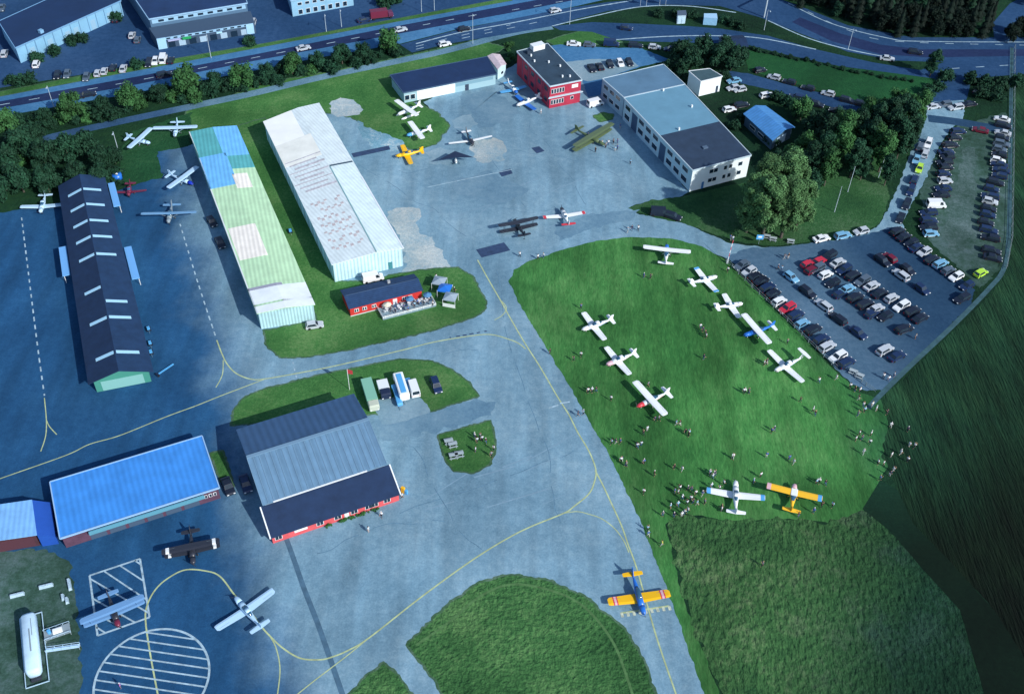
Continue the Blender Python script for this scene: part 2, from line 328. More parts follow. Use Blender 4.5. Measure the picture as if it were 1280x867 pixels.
sheet('north_grass', [(330, 105), (400, 92), (500, 72), (600, 50), (632, 60), (560, 92), (487, 96), (505, 122), (545, 140), (562, 158), (545, 180), (520, 187), (500, 182), (470, 166), (440, 147), (400, 138), (340, 150), (236, 172), (232, 140)], VERGE, 3, rag=.9)
sheet('north_worn_ground', [(412, 130), (428, 122), (446, 128), (452, 140), (430, 146), (415, 142)], CONC, 4, smooth=True, rag=1.2)
sheet('west_grass', [(150, 190), (165, 165), (240, 140), (236, 172), (236, 183), (196, 190), (203, 222), (182, 227), (160, 234), (150, 225)], VERGE if False else ground_mat('west_grass', [(.008, .05, .02), (.014, .075, .028), (.03, .10, .04)], (.06, .9), bump=.3, bscale=1.5), 3, rag=.6)
sheet('hangar_lawn', [(296, 158), (330, 148), (380, 255), (420, 352), (455, 352), (500, 342), (545, 336), (572, 335), (590, 346), (607, 378), (606, 386), (592, 396), (545, 411), (440, 436), (380, 446), (350, 446), (335, 432), (330, 414), (398, 400), (345, 270)], VERGE, 4, rag=.3)
sheet('middle_lawn', [(291, 530), (292, 515), (302, 500), (325, 488), (400, 469), (500, 449), (540, 452), (565, 463), (585, 478), (598, 494), (560, 506), (538, 514), (530, 502), (480, 515), (440, 520)], VERGE, 4, rag=.2)
sheet('gravel_bay', [(463, 500), (520, 492), (534, 505), (538, 515), (500, 528), (478, 530)], ASPH2, 5, rag=.3)
sheet('side_lawn', [(264, 566), (278, 564), (286, 590), (292, 612), (276, 600)], VERGE, 4, rag=.3)
sheet('lawn_island', [(548, 544), (612, 526), (618, 545), (618, 565), (610, 580), (592, 590), (568, 588), (558, 575)], VERGE, 4, smooth=False, rag=.2)
sheet('mound', [(510, 806), (535, 780), (565, 752), (600, 728), (640, 719), (680, 724), (730, 745), (780, 786), (805, 825), (820, 880), (850, 1000), (640, 1100), (575, 900), (545, 850)], HUMP, 4, rag=.4)
ribbon('mound_track', [(520, 806), (560, 778), (600, 745), (640, 730), (690, 738), (730, 758), (765, 800), (785, 850), (800, 900)], .45, mat('track_soil', (.075, .17, .06), .95, noise_scale=.8, amt=.4), 5)
sheet('south_lawn', [(425, 885), (440, 866), (462, 842), (480, 830), (498, 845), (520, 880), (560, 960), (400, 960)], HUMP, 4, rag=.3)
sheet('southwest_grass', [(-60, 700), (0, 690), (50, 684), (66, 690), (88, 700), (98, 760), (100, 800), (104, 867), (110, 920), (-60, 920)], WORNG, 3, rag=1.0)
ribbon('drain_strip', [(356, 668), (366, 695), (380, 735), (399, 784), (428, 867), (450, 930)], .9, mat('drain_patch', (.065, .14, .21), .9, noise_scale=.6, amt=.3), 5)
# worn patches on the tarmac
sheet('concrete_slab', [(482, 265), (503, 259), (524, 260), (528, 270), (520, 276), (522, 290), (540, 296), (552, 315), (564, 334), (535, 341), (506, 345), (506, 320), (496, 292)], CONC, 4, rag=1.0)
sheet('concrete_slab', [(447, 152), (460, 160), (500, 173), (508, 184), (490, 190), (470, 186), (452, 172)], ground_mat('rubble', [(.10, .24, .30), (.17, .33, .42), (.42, .5, .5)], (.2, 1.2)), 4, rag=1.5)
sheet('concrete_slab', [(568, 148), (588, 144), (596, 158), (580, 164), (566, 158)], ASPH2, 4, rag=1.6)
sheet('concrete_slab', [(590, 178), (618, 170), (632, 184), (628, 200), (602, 206), (590, 194)], CONC, 4, rag=1.8)
sheet('concrete_slab', [(535, 190), (560, 184), (572, 195), (560, 205), (540, 204)], ASPH2, 4, rag=1.6)
sheet('dark_tarmac_patch', [(439, 192), (486, 182), (488, 187), (442, 197)], PATCH, 5)
sheet('dark_tarmac_patch', [(595, 312), (630, 303), (638, 313), (602, 322)], PATCH, 5)
sheet('dark_tarmac_patch', [(664, 185), (674, 183), (681, 189), (671, 192)], PATCH, 5)
sheet('dark_tarmac_patch', [(623, 215), (638, 211), (641, 217), (627, 221)], PATCH, 5)
sheet('mid_tarmac_patch', [(575, 122), (618, 112), (650, 140), (640, 152), (600, 160)], PATCHL, 3, rag=2)
sheet('mid_tarmac_patch', [(560, 225), (620, 214), (660, 235), (640, 252), (585, 250)], PATCHL, 3, rag=2.5)
sheet('mid_tarmac_patch', [(700, 300), (740, 285), (790, 275), (800, 262), (740, 268), (690, 282)], PATCHL, 3, rag=1)
sheet('mid_tarmac_patch', [(470, 528), (530, 514), (600, 497), (620, 505), (610, 522), (545, 540), (480, 552)], PATCHL, 3, rag=1.2)
sheet('yard_grass_patch', [(742, 145), (755, 141), (766, 143), (764, 149), (750, 152)], VERGE, 4, rag=.5)
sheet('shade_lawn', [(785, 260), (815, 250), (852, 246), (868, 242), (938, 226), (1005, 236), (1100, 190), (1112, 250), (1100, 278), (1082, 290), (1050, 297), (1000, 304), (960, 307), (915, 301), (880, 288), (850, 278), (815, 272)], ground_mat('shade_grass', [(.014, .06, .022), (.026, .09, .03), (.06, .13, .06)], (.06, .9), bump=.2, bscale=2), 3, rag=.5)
sheet('east_meadow', [(930, 62), (1000, 75), (1060, 85), (1130, 92), (1180, 98), (1184, 115), (1150, 140), (1112, 138), (1040, 118), (985, 103), (935, 88)], ground_mat('east_meadow', [(.008, .055, .02), (.012, .075, .025), (.018, .095, .03)], (.03, .5), bump=.15, bscale=1.5), 3, rag=.5)
# highway
sheet('highway', [(-250, 195), (0, 146), (90, 130), (160, 118), (320, 88), (400, 72), (500, 55), (575, 36), (640, 24), (720, 8), (790, -8), (790, -30), (640, 0), (480, 28), (320, 58), (160, 88), (0, 118), (-250, 160)], ROADL, 3)
sheet('highway_lane', [(-250, 178), (0, 136), (160, 108), (320, 76), (480, 46), (640, 16), (790, -14), (790, -22), (640, 6), (480, 36), (320, 68), (160, 98), (0, 127), (-250, 168)], ROADD, 4)
sheet('ramp', [(500, 56), (575, 37), (640, 24), (700, 12), (760, 3), (830, -3), (960, -6), (1000, 8), (1060, 32), (1140, 47), (1300, 47), (1300, 76), (1180, 78), (1120, 76), (1060, 65), (1000, 42), (950, 22), (900, 8), (830, 6), (760, 14), (720, 24), (690, 33), (640, 42), (560, 55), (515, 66)], ROAD, 5)
sheet('ramp_lane', [(1000, 22), (1050, 42), (1100, 56), (1150, 62), (1300, 62), (1300, 70), (1160, 72), (1100, 68), (1040, 52), (990, 28)], ROADD, 6)
sheet('loop_road', [(690, 33), (740, 28), (800, 30), (860, 33), (900, 36), (960, 45), (1020, 62), (1090, 78), (1150, 88), (1180, 92), (1180, 100), (1120, 92), (1050, 83), (980, 68), (930, 55), (880, 54), (800, 52), (770, 50), (740, 40), (700, 38)], ROAD, 4)
sheet('loop_island', [(740, 22), (800, 10), (850, 8), (900, 13), (930, 25), (950, 35), (900, 33), (840, 30), (780, 28)], GRASS, 6, rag=.4)
ribbon('road_edge_line', [(770, 50), (830, 46), (890, 45), (950, 48), (1020, 62)], .5, WHL, 7)
ribbon('road_edge_line', [(520, 55), (575, 41), (640, 29), (720, 13), (790, 1)], .5, WHL, 6)
ribbon('road_edge_line', [(690, 33), (740, 21), (800, 9), (860, 8), (920, 16)], .5, WHL, 7)
ribbon('road_edge_line', [(960, 26), (1010, 48), (1060, 62), (1110, 72)], .5, WHL, 7)
ribbon('road_edge_line', [(985, 4), (1040, 30), (1110, 48), (1150, 52), (1300, 53)], .4, WHL, 7)
for P in ([(520, 62), (570, 50), (640, 35), (690, 24)], [(520, 58.5), (575, 45), (640, 31)], [(640, 13), (760, -8)], [(0, 131.5), (160, 103), (320, 72), (480, 41), (600, 18)], [(1010, 15), (1060, 38), (1120, 52), (1290, 57)], [(1190, 86), (1290, 80)]):
    ribbon('lane_dashes', P, .3, WHL, 8, dash=(3, 5))
sheet('highway_verge', [(-200, 168), (0, 115), (160, 84), (330, 55), (480, 27), (640, -3), (640, 0.5), (480, 30), (320, 60), (160, 90), (0, 120), (-200, 174)], VERGE, 4)
ribbon('gravel_path', [(-60, 205), (0, 190), (66, 171), (160, 150), (250, 131), (320, 116), (400, 97), (500, 76), (560, 63), (640, 42), (690, 34)], 3.2, PATHM, 4)
sheet('junction', [(1150, 88), (1180, 78), (1290, 74), (1290, 92), (1215, 98), (1208, 125), (1158, 128), (1170, 100)], ROAD, 5)
sheet('side_road', [(1245, 60), (1240, 30), (1262, 5), (1290, -10), (1300, 10), (1275, 25), (1270, 60)], ROAD, 5)
# sealed cracks and tyre scrubs across the tarmac
SEAM = mat('seam_tar', (.095, .195, .28), .9, noise_scale=.7, amt=.4)
SCRUB = mat('tyre_scrub', (.19, .31, .40), .95, noise_scale=.5, amt=.2)
for P in ([(618, 330), (640, 430), (668, 520), (690, 600), (700, 660)], [(520, 560), (560, 640), (600, 690)], [(500, 640), (620, 600), (720, 560)], [(400, 690), (470, 660), (560, 650)], [(450, 205), (520, 250), (590, 300)], [(545, 205), (640, 190), (720, 200), (780, 225)], [(600, 165), (625, 215), (660, 262)], [(660, 152), (700, 205), (740, 262)], [(500, 215), (540, 208)], [(430, 470), (520, 450), (600, 436)], [(580, 240), (640, 262), (700, 262)]):
    W3 = [(x+random.uniform(-4, 4), y+random.uniform(-3, 3)) for x, y in smooth_pts(P, False, 4)]; ribbon('sealed_crack', W3, .14, SEAM, 2, dash=(9, 2.5))
for k in range(16):
    x0_, y0_ = random.uniform(440, 700), random.uniform(560, 700) if k < 9 else random.uniform(200, 300)
    ribbon('tyre_scrub', [(x0_, y0_), (x0_+random.uniform(30, 80), y0_-random.uniform(10, 40))], random.uniform(.12, .3), SCRUB, 2, False)
# painted markings
Y = lambda P, w_=.28: ribbon('taxi_line', P, w_, YEL, 6)
Y([(597, 325), (612, 352), (626, 376), (637, 396), (655, 427), (676, 460), (697, 496), (711, 518), (722, 540), (733, 558), (740, 572), (745, 588), (743, 602), (736, 617), (717, 633), (705, 641), (661, 659), (630, 675), (599, 694), (567, 716), (521, 750), (461, 797), (436, 812), (417, 820), (400, 824), (375, 822), (353, 809), (337, 794), (328, 784), (312, 763), (294, 744), (275, 720), (256, 713), (231, 712), (209, 723), (194, 737), (184, 756), (182, 775), (187, 812), (197, 866), (205, 905)])
Y([(337, 794), (345, 809), (350, 835), (347, 867), (342, 900)], .2)
Y([(461, 797), (430, 822), (392, 851), (366, 872)], .2)
Y([(744, 588), (752, 603), (762, 624), (777, 657), (785, 680), (795, 707), (806, 745), (822, 800), (845, 867), (860, 910)])
Y([(705, 641), (721, 639), (735, 642), (752, 648), (768, 660), (780, 676), (786, 690)], .2)
Y([(627, 376), (633, 385), (628, 394), (618, 400)], .2)
Y([(657, 436), (648, 429), (636, 424), (612, 418), (580, 421), (540, 428), (509, 436), (459, 448), (415, 458), (374, 466), (334, 473), (315, 474), (296, 467), (284, 455), (277, 441), (271, 425)])
Y([(279, 450), (278, 468), (270, 484)], .2)
Y([(330, 474), (304, 484), (275, 495), (245, 507), (207, 521), (150, 544), (112, 555), (82, 569), (0, 598), (-60, 620)], .22)
Y([(55.5, 497), (58, 525), (57, 545), (51, 564)], .2); Y([(58, 525), (62, 533), (71, 543)], .2)
ribbon('dashed_line', [(225, 280), (247, 352), (271, 425)], .3, WHL, 6, dash=(1.6, 1.2))
ribbon('dashed_line', [(27, 272), (46, 425), (56, 497)], .3, WHL, 6, dash=(1.6, 1.2))
ribbon('white_line', [(535, 234), (640, 212)], .22, WHL, 6, False)
ribbon('white_line', [(686, 510), (698, 506)], .35, WHL, 6, False); ribbon('white_line', [(700, 504), (712, 502)], .35, WHL, 6, False)
ribbon('white_line', [(366, 452), (372, 478)], .25, WHL, 6, False, dash=(1.2, .9))
ribbon('crack_line', [(562, 422), (585, 418), (612, 413)], .35, PATCH, 7, dash=(1.1, .5))
# hatched helicopter square and round pad
sq = [(112, 719), (175, 698), (187, 771), (122, 794)]
for a, b in zip(sq, sq[1:]+sq[:1]): ribbon('helipad_line', [a, b], .35, WHL, 6, False)
def lerp2(a, b, t): return (a[0]+(b[0]-a[0])*t, a[1]+(b[1]-a[1])*t)
L3 = lambda e, t: lerp2(sq[e], sq[(e+1) % 4], t)
for a, b in (((3, .95), (2, .12)), ((3, .62), (2, .35)) if False else (L3(3, .95), L3(1, .93)), (L3(0, .28), L3(1, .70)), (L3(0, .60), L3(1, .38)), (L3(0, .90), L3(1, .10)), (L3(3, .62), L3(2, .28)), (L3(3, .38), L3(2, .55)), (L3(3, .14), L3(2, .85))):
    if isinstance(a[0], int): continue
    ribbon('helipad_line', [a, b], .28, WHL, 6, False)
cc = (at(116, 862)+at(260, 832))/2; r_ = 9.4; cc = at(190, 848)
mbc = MB()
for i in range(64):
    a0, a1 = 2*math.pi*i/64, 2*math.pi*(i+1)/64; p = lambda a, q: (cc.x+q*math.cos(a), cc.y+q*math.sin(a), 6*LV)
    mbc.add([p(a0, r_), p(a1, r_), p(a1, r_-.38), p(a0, r_-.38)], [(0, 1, 2, 3)])
tag(mbc.build('pad_ring', WHL), kind='structure')
for k in range(-5, 6):
    o_ = k*1.6; 
    if abs(o_) >= r_-.5: continue
    hw = math.sqrt((r_-.3)**2-o_*o_); ang = R(-7); d = Vector((math.cos(ang), math.sin(ang), 0)); n_ = Vector((-d.y, d.x, 0)); c0 = cc+n_*o_
    mbs = MB(); a = c0-d*hw; b = c0+d*hw; q = n_*.14
    mbs.add([(a+q)+Vector((0, 0, 7*LV)), (a-q)+Vector((0, 0, 7*LV)), (b-q)+Vector((0, 0, 7*LV)), (b+q)+Vector((0, 0, 7*LV))], [(0, 1, 2, 3)])
    tag(mbs.build('pad_stripe', WHL), kind='structure')
# hold position marking by the yellow aircraft
ribbon('hold_line', [(776, 766), (836, 757)], .35, YEL, 7, False)
for i in range(9):
    x = 776+i*7.4; y = 768-i*1.1
    ribbon('hold_mark', [(x, y+.5), (x+3.4, y)], .9, mat('hold_paint', (.50, .55, .42), .8, noise_scale=1.5, amt=.4), 8, False)
    
# ---------------------------------------------------------------- buildings
GLASS = mat('window_glass', (.012, .03, .055), .15, spec=.6)
WFR = mat('window_frame_paint', (.75, .80, .82), .5)
def uangle(a, b): return math.atan2(b.y-a.y, b.x-a.x)
class Bld:
    """corners: roof corners TL, TR, BR, BL as surveyed at height h"""
    def __init__(s, name, label, cat, corners, h, group=None, shrink=0.0):
        s.c = [at(x, y, h) for x, y in corners]; s.h = h
        g = sum(s.c, Vector())/4; s.o = Vector((g.x, g.y, 0)); s.root = thing(name, s.o, label, cat, group)
        s.cen = g; s.t = None
    def P(s, u, v, z):
        c = s.c; p = (c[0]*(1-u)+c[1]*u)*(1-v)+(c[3]*(1-u)+c[2]*u)*v; return Vector((p.x, p.y, z))
    def lens(s): return (s.c[1]-s.c[0]).length, (s.c[3]-s.c[0]).length
    def part(s, name, mb, M, parent=None, smooth=False): return mb.build(name, M, parent or s.root, s.o, smooth) if (parent is None or parent is s.root) else mb.build(name, M, parent, s.o, smooth)
    def inset(s, d):                                # uv insets for d metres
        lu, lv = s.lens(); return d/lu, d/lv
    def walls(s, M, ridge=None, hr=0, over=.35, z0=0, t=.5, h=None, name='wall'):
        h = h or s.h-.15; iu, iv = s.inset(over); mb = MB(); a, b, c, d = iu, 1-iu, iv, 1-iv
        if ridge is None: mb.prism([s.P(a, c, 0), s.P(b, c, 0), s.P(b, d, 0), s.P(a, d, 0)], z0, h)
        elif ridge == 'v':
            for v in (c, d): mb.add([s.P(a, v, z0), s.P(b, v, z0), s.P(b, v, h), s.P(t, v, h+hr), s.P(a, v, h)], [(0, 1, 2, 3, 4)])
            for u in (a, b): mb.add([s.P(u, c, z0), s.P(u, d, z0), s.P(u, d, h), s.P(u, c, h)], [(0, 1, 2, 3)])
        else:
            for u in (a, b): mb.add([s.P(u, c, z0), s.P(u, d, z0), s.P(u, d, h), s.P(u, t, h+hr), s.P(u, c, h)], [(0, 1, 2, 3, 4)])
            for v in (c, d): mb.add([s.P(a, v, z0), s.P(b, v, z0), s.P(b, v, h), s.P(a, v, h)], [(0, 1, 2, 3)])
        return s.part(name, mb, M)
    def flat(s, M, th=.3, trim=None, name='roof'):
        mb = MB(); Q = [s.P(0, 0, 0), s.P(1, 0, 0), s.P(1, 1, 0), s.P(0, 1, 0)]; mb.prism(Q, s.h-th, s.h)
        r = s.part(name, mb, M); s.roof = r; s.zf = lambda u, v: s.h
        if trim:
            for i in range(4):
                a, b = Q[i], Q[(i+1) % 4]; s.bar(a, b, s.h-th*.9, s.h+.10, .22, trim, 'roof_edge', r)
        return r
    def bar(s, a, b, z0, z1, w_, M, name, parent, out=0.0):
        d = (b-a); d.z = 0; n = Vector((-d.y, d.x, 0)).normalized(); mid = (a+b)/2
        if n.dot(mid-s.cen) < 0: n = -n
        n0 = n*(out-w_/2+.03); n1 = n*(out+w_/2+.03); mb = MB(); mb.prism([a+n0, b+n0, b+n1, a+n1], z0, z1)
        return s.part(name, mb, M, parent)
    def gable(s, M, ridge='v', hr=1.5, t=.5, th=.18, M2=None, name='roof'):
        mb = MB(); zt = s.h; s.t = t if ridge == 'v' else None
        def z(q): return zt+hr*(q/t if q < t else (1-q)/(1-t))
        s.zf = (lambda u, v: z(u)) if ridge == 'v' else (lambda u, v: z(v))
        for k, (q0, q1) in enumerate(((0, t), (t, 1))):
            mb.cur = k if M2 else 0
            if ridge == 'v': T = [s.P(q0, 0, z(q0)), s.P(q1, 0, z(q1)), s.P(q1, 1, z(q1)), s.P(q0, 1, z(q0))]
            else: T = [s.P(0, q0, z(q0)), s.P(1, q0, z(q0)), s.P(1, q1, z(q1)), s.P(0, q1, z(q1))]
            mb.hull8([p-Vector((0, 0, th)) for p in T], T)
        r = s.part(name, mb, [M, M2] if M2 else M); s.roof = r; return r
    def panel(s, u0, u1, v0, v1, M, name='roof_panel', lift=.03, n=None):
        mb = MB()
        for ua, ub in (((u0, s.t), (s.t, u1)) if s.t and u0 < s.t < u1 else ((u0, u1),)):
          T = [(ua, v0), (ub, v0), (ub, v1), (ua, v1)]
          mb.hull8([s.P(u, v, s.zf(u, v)+.004) for u, v in T], [s.P(u, v, s.zf(u, v)+lift) for u, v in T])
        return s.part(name, mb, M, s.roof)
    def edge(s, e, t, over=.35, out=0.0):
        iu, iv = s.inset(over-out); a, b, c, d = iu, 1-iu, iv, 1-iv
        cs = [(a, c), (b, c), (b, d), (a, d)]; p, q = cs[e], cs[(e+1) % 4]; return s.P(p[0]+(q[0]-p[0])*t, p[1]+(q[1]-p[1])*t, 0)
    def face(s, e, t0, t1, z0, z1, M, name, parent=None, over=.35, out=.05, back=-.1):
        mb = MB(); a, b = s.edge(e, t0, over, out), s.edge(e, t1, over, out); c, d = s.edge(e, t1, over, back), s.edge(e, t0, over, back)
        mb.prism([a, b, c, d], z0, z1); return s.part(name, mb, M, parent)
    def window(s, e, t0, t1, z0, z1, over=.35, M=None, G=None, panes=1):
        L_ = (s.edge(e, 1)-s.edge(e, 0)).length; dt = .09/L_
        f = s.face(e, t0, t1, z0, z1, M or WFR, 'window', None, over, .06)
        n = panes
        for i in range(n):
            w_ = (t1-t0)/n; s.face(e, t0+i*w_+dt, t0+(i+1)*w_-dt, z0+.09, z1-.09, G or GLASS, 'pane', f, over, .085)
        return f
    def door(s, e, t0, t1, z1, M, over=.35, handle=True, z0=0):
        f = s.face(e, t0, t1, z0, z1, M, 'door', None, over, .06)
        if handle:
            L_ = (s.edge(e, 1)-s.edge(e, 0)).length; tm = t1-(t1-t0)*.12
            s.face(e, tm-.06/L_, tm+.06/L_, z0+.95, z0+1.15, mat('handle_metal', (.4, .42, .45), .35, 1), 'handle', f, over, .12)
        return f
    def lump(s, u, v, sx, sy, sz, M, name, rz=0):
        p = s.P(u, v, 0); mb = MB(); mb.box((p.x, p.y, s.zf(u, v)+sz/2-.05), (sx, sy, sz), uangle(s.c[0], s.c[1])+rz); return s.part(name, mb, M, s.roof)
RUSTW = mat('sheet_white_wall', (.55, .74, .80), .6, noise_scale=.4, amt=.15)
def corr(name, col, a, sp=.8, amt=.10, rough=.55): return mat(name, col, rough, noise_scale=.35, amt=.12, wave=(a, sp, amt))

# patchwork hangar row (green and white roof)
b = Bld('patchwork_hangar', 'long low hangar with patchwork roof of pale green and white sheets', 'hangar', [(236, 165), (296, 157), (394, 380.5), (321, 392)], 5.0)
ang = uangle(b.c[0], b.c[1])
pg = corr('roof_pale_green', (.48, .72, .46), ang, 1.0); pt = corr('roof_teal', (.10, .40, .42), ang, 1.0); pb = corr('roof_light_blue', (.16, .48, .85), ang, 1.0); pw = corr('roof_warm_white', (.86, .82, .74), ang, 1.0)
b.walls(corr('wall_pale_blue', (.40, .62, .66), ang, .7, .2)); b.gable(pg, 'v', .5, .5)
for a in ((0, .5, 0, .17, pt), (.5, 1, 0, .19, pb), (0, .55, .17, .36, pb), (.55, 1, .19, .27, pt), (.5, .8, .30, .385, pw), (.05, .56, .585, .75, pw), (0, 1, .895, 1, mat('roof_white_end', (.78, .85, .88), .5, noise_scale=.3, amt=.1)), (0, .6, .885, .897, mat('roof_seam_mauve', (.32, .33, .42), .6)), (0, .02, 0, 1, WFR), (0, 1, .962, .97, pg)): b.panel(*a)
for i in range(8): b.face(1, .03+i*.12, .03+i*.12+.095, 0, 3.6, mat('hangar_door_green', (.22, .40, .36), .6), 'sliding_door')
for i in range(8): b.face(3, .03+i*.12, .03+i*.12+.095, 0, 3.6, MATS['hangar_door_green'], 'sliding_door')
# white hangar row
b = Bld('white_hangar', 'long white sheet metal hangar with rust striped roof behind the red clubhouse', 'hangar', [(328.7, 152), (399, 128.5), (505, 310), (414.5, 331)], 5.6)
ang = uangle(b.c[0], b.c[1]); wht = corr('roof_cool_white', (.64, .74, .76), ang, .9, .07)
b.walls(corr('hangar_wall_white', (.50, .74, .82), ang, .8, .22), 'v', .7, t=.62); b.gable(wht, 'v', .7, .62)
rw = mat('roof_bright_white', (.88, .90, .86), .5, noise_scale=.2, amt=.06)
b.panel(0, .50, .0, .20, rw); b.panel(0, .62, .0, .0, rw) if False else None
b.panel(0, .60, .20, .36, mat('roof_cream', (.78, .80, .74), .6, noise_scale=.3, amt=.1))
rst = mat('roof_rust_stripe', (.46, .46, .50), .8, noise_scale=1.2, amt=.35)
for i in range(9): b.panel(.02+(i % 3)*.05, .60-(i % 2)*.1, .335+i*.026, .335+i*.026+.006+.003*(i % 3), rst, lift=.05)
b.panel(.62, .985, .44, .448, mat('roof_dark_joint', (.03, .07, .11), .8), lift=.08)
b.panel(.62, .98, .45, .995, corr('roof_new_sheet', (.66, .80, .82), ang, .9, .06)); b.panel(.612, .628, .45, 1, mat('roof_joint_green', (.22, .40, .42), .8), lift=.09)
b.panel(.98, 1, .55, 1, WFR, lift=.10)
for r in range(7):          # zig-zag rust stains, sheet by sheet
    for k in range(9):
        u = .10+k*.05; v = .63+r*.046+(.012 if k % 2 else 0)
        if random.random() < .8: b.panel(u, u+.042, v, v+.008+random.random()*.007, mat('roof_rust_faint', (.50, .45, .46), .8, noise_scale=1.5, amt=.3), 'rust_stain', lift=.045)
for i in range(9): b.face(1, .04+i*.105, .04+i*.105+.09, 0, 4.0, mat('hangar_door_steel', (.42, .60, .68), .5), 'sliding_door')
b.door(2, .16, .22, 2.1, mat('door_teal', (.06, .25, .28), .5))
# ridge windowed long hangar, west
b = Bld('dark_roof_hangar', 'long hangar with navy gable roof crossed by eight pale skylight strips', 'hangar', [(72.5, 232.5), (131, 220), (192, 464), (110, 480)], 3.6)
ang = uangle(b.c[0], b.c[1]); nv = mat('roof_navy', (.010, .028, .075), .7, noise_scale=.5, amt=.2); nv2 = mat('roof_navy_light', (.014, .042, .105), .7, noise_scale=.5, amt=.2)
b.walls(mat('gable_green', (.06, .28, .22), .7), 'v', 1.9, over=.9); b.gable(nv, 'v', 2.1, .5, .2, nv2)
skl = mat('skylight_sheet', (.38, .66, .85), .4)
for v in (.075, .165, .255, .345, .445, .70, .84, .93):
    pass
for v, L_, R_ in ((.09, 1, 1), (.18, 1, 1), (.272, 1, 1), (.36, 1, 1), (.455, 1, 1), (.62, 1, 0), (.69, 0, 1), (.765, 1, 1), (.92, 1, 1)):
    if L_: b.panel(.18, .48, v-.006, v+.006, skl, 'skylight', .07)
    if R_: b.panel(.52, .86, v-.006, v+.006, skl, 'skylight', .07)
b.face(2, .12, .88, .1, 2.7, mat('door_mint', (.22, .48, .45), .6), 'sliding_door', over=.9)
for u0, u1, v0, v1 in ((1.02, 1.16, .03, .17), (1.02, 1.16, .40, .565), (-.17, -.03, .33, .48)):
    mb = MB(); mb.hull8([b.P(u0, v0, 2.5), b.P(u1, v0, 2.5), b.P(u1, v1, 2.5), b.P(u0, v1, 2.5)], [b.P(u0, v0, 2.75), b.P(u1, v0, 2.75), b.P(u1, v1, 2.75), b.P(u0, v1, 2.75)])
    cn = b.part('canopy', mb, mat('canopy_light_blue', (.16, .42, .80), .5))
    for v in (v0+.01, v1-.01):
        uu = u1-.02 if u1 > 1 else u0+.02; p = b.P(uu, v, 0); mb = MB(); mb.cyl(p, p+Vector((0, 0, 2.5)), .08); b.part('post', mb, WFR, cn)
# blue flat roofed building, southwest
b = Bld('flat_roof_hangar', 'long low building with plain bright blue flat roof and dull red front', 'hangar', [(62.5, 602), (252.5, 544.5), (274, 609), (75, 672.5)], 3.4)
b.walls(mat('wall_dull_red', (.10, .05, .085), .8, noise_scale=.6, amt=.2), over=.25); b.flat(mat('roof_bright_blue', (.05, .26, .70), .6, noise_scale=.25, amt=.16, wave=(uangle(b.c[0], b.c[1]), 1.1, .07)), .25, mat('trim_blue_white', (.30, .50, .75), .5))
b.face(2, .12, .82, 2.3, 3.25, mat('fascia_green_blue', (.10, .30, .40), .6), 'fascia_board', over=-.1, out=.5, back=.28)
for i in range(6): b.face(2, .14+i*.12, .14+i*.12+.1, .05, 2.2, mat('door_slate', (.06, .10, .16), .6), 'sliding_door', over=.25)
for i in range(3): b.window(2, .02+i*.03, .04+i*.03, 1.3, 2.2, over=.25)
# small barn at the left edge
b = Bld('small_hangar', 'small shed with pale blue roof slope cut by the left photo edge', 'shed', [(-55, 640), (40, 624), (46, 668), (-50, 684)], 3.6)
b.walls(mat('wall_brown_red', (.07, .03, .04), .8, noise_scale=.6, amt=.2)); b.gable(mat('roof_pale_blue', (.20, .45, .80), .6, noise_scale=.4, amt=.15, wave=(uangle(b.c[0], b.c[1]), .9, .06)), 'v', .25, .5)
mb = MB(); mb.hull8([b.P(1, 0, 0), b.P(1.22, 0.03, 0), b.P(1.22, 1, 0), b.P(1, 1, 0)], [b.P(1, 0, 3.45), b.P(1.22, 0.03, 2.2), b.P(1.22, 1, 2.2), b.P(1, 1, 3.45)]); b.part('side_roof', mb, mat('roof_deep_blue', (.02, .09, .42), .5, noise_scale=.3, amt=.1))
b.face(2, .05, .95, .1, 2.9, mat('door_oxide', (.09, .035, .05), .7), 'sliding_door')

# big centre hangar with ribbed roof and red lean-to
zB, zR, zF, zL0, zL = 5.6, 7.6, 5.0, 4.2, 2.1
G = dict(bl=at(298, 536, zB), br=at(443, 491, zB), rl=at(309, 571, zR), rr=at(460, 523.5, zR), fl=at(324, 631, zF), fr=at(484, 581, zF))
a0, a1 = at(341.5, 679, 0), at(499, 625, 0); dx = (a1-a0).normalized(); dn = Vector((-dx.y, dx.x, 0))
def loc2(p): q = p-a0; return (q.dot(dx), q.dot(dn))
Wd = (a1-a0).length
dF = (loc2(G['fl'])[1]+loc2(G['fr'])[1])/2; dR = (loc2(G['rl'])[1]+loc2(G['rr'])[1])/2; dB = (loc2(G['bl'])[1]+loc2(G['br'])[1])/2
print('BIG HANGAR', Wd, dF, dR, dB, [tuple(round(c, 1) for c in loc2(p)) for p in G.values()])
x0 = (loc2(G['fl'])[0]+loc2(G['rl'])[0]+loc2(G['bl'])[0])/3; x1 = (loc2(G['fr'])[0]+loc2(G['rr'])[0]+loc2(G['br'])[0])/3
root = thing('ribbed_roof_hangar', a0+dx*Wd/2+dn*dB/2, 'large hangar with ribbed blue roof above a red walled lean-to', 'hangar'); ro_ = root.location.copy()
q3 = lambda x, y, z: a0+dx*x+dn*y+Vector((0, 0, z))
ang = uangle(a0, a1)
mb = MB()
for x in (x0+.4, x1-.4): mb.add([q3(x, dF+.2, 0), q3(x, dB-.3, 0), q3(x, dB-.3, zB-.15), q3(x, dR, zR-.2), q3(x, dF+.2, zF-.15)], [(0, 1, 2, 3, 4)])
for y, z in ((dF+.2, zF-.15), (dB-.3, zB-.15)): mb.add([q3(x0+.4, y, 0), q3(x1-.4, y, 0), q3(x1-.4, y, z), q3(x0+.4, y, z)], [(0, 1, 2, 3)])
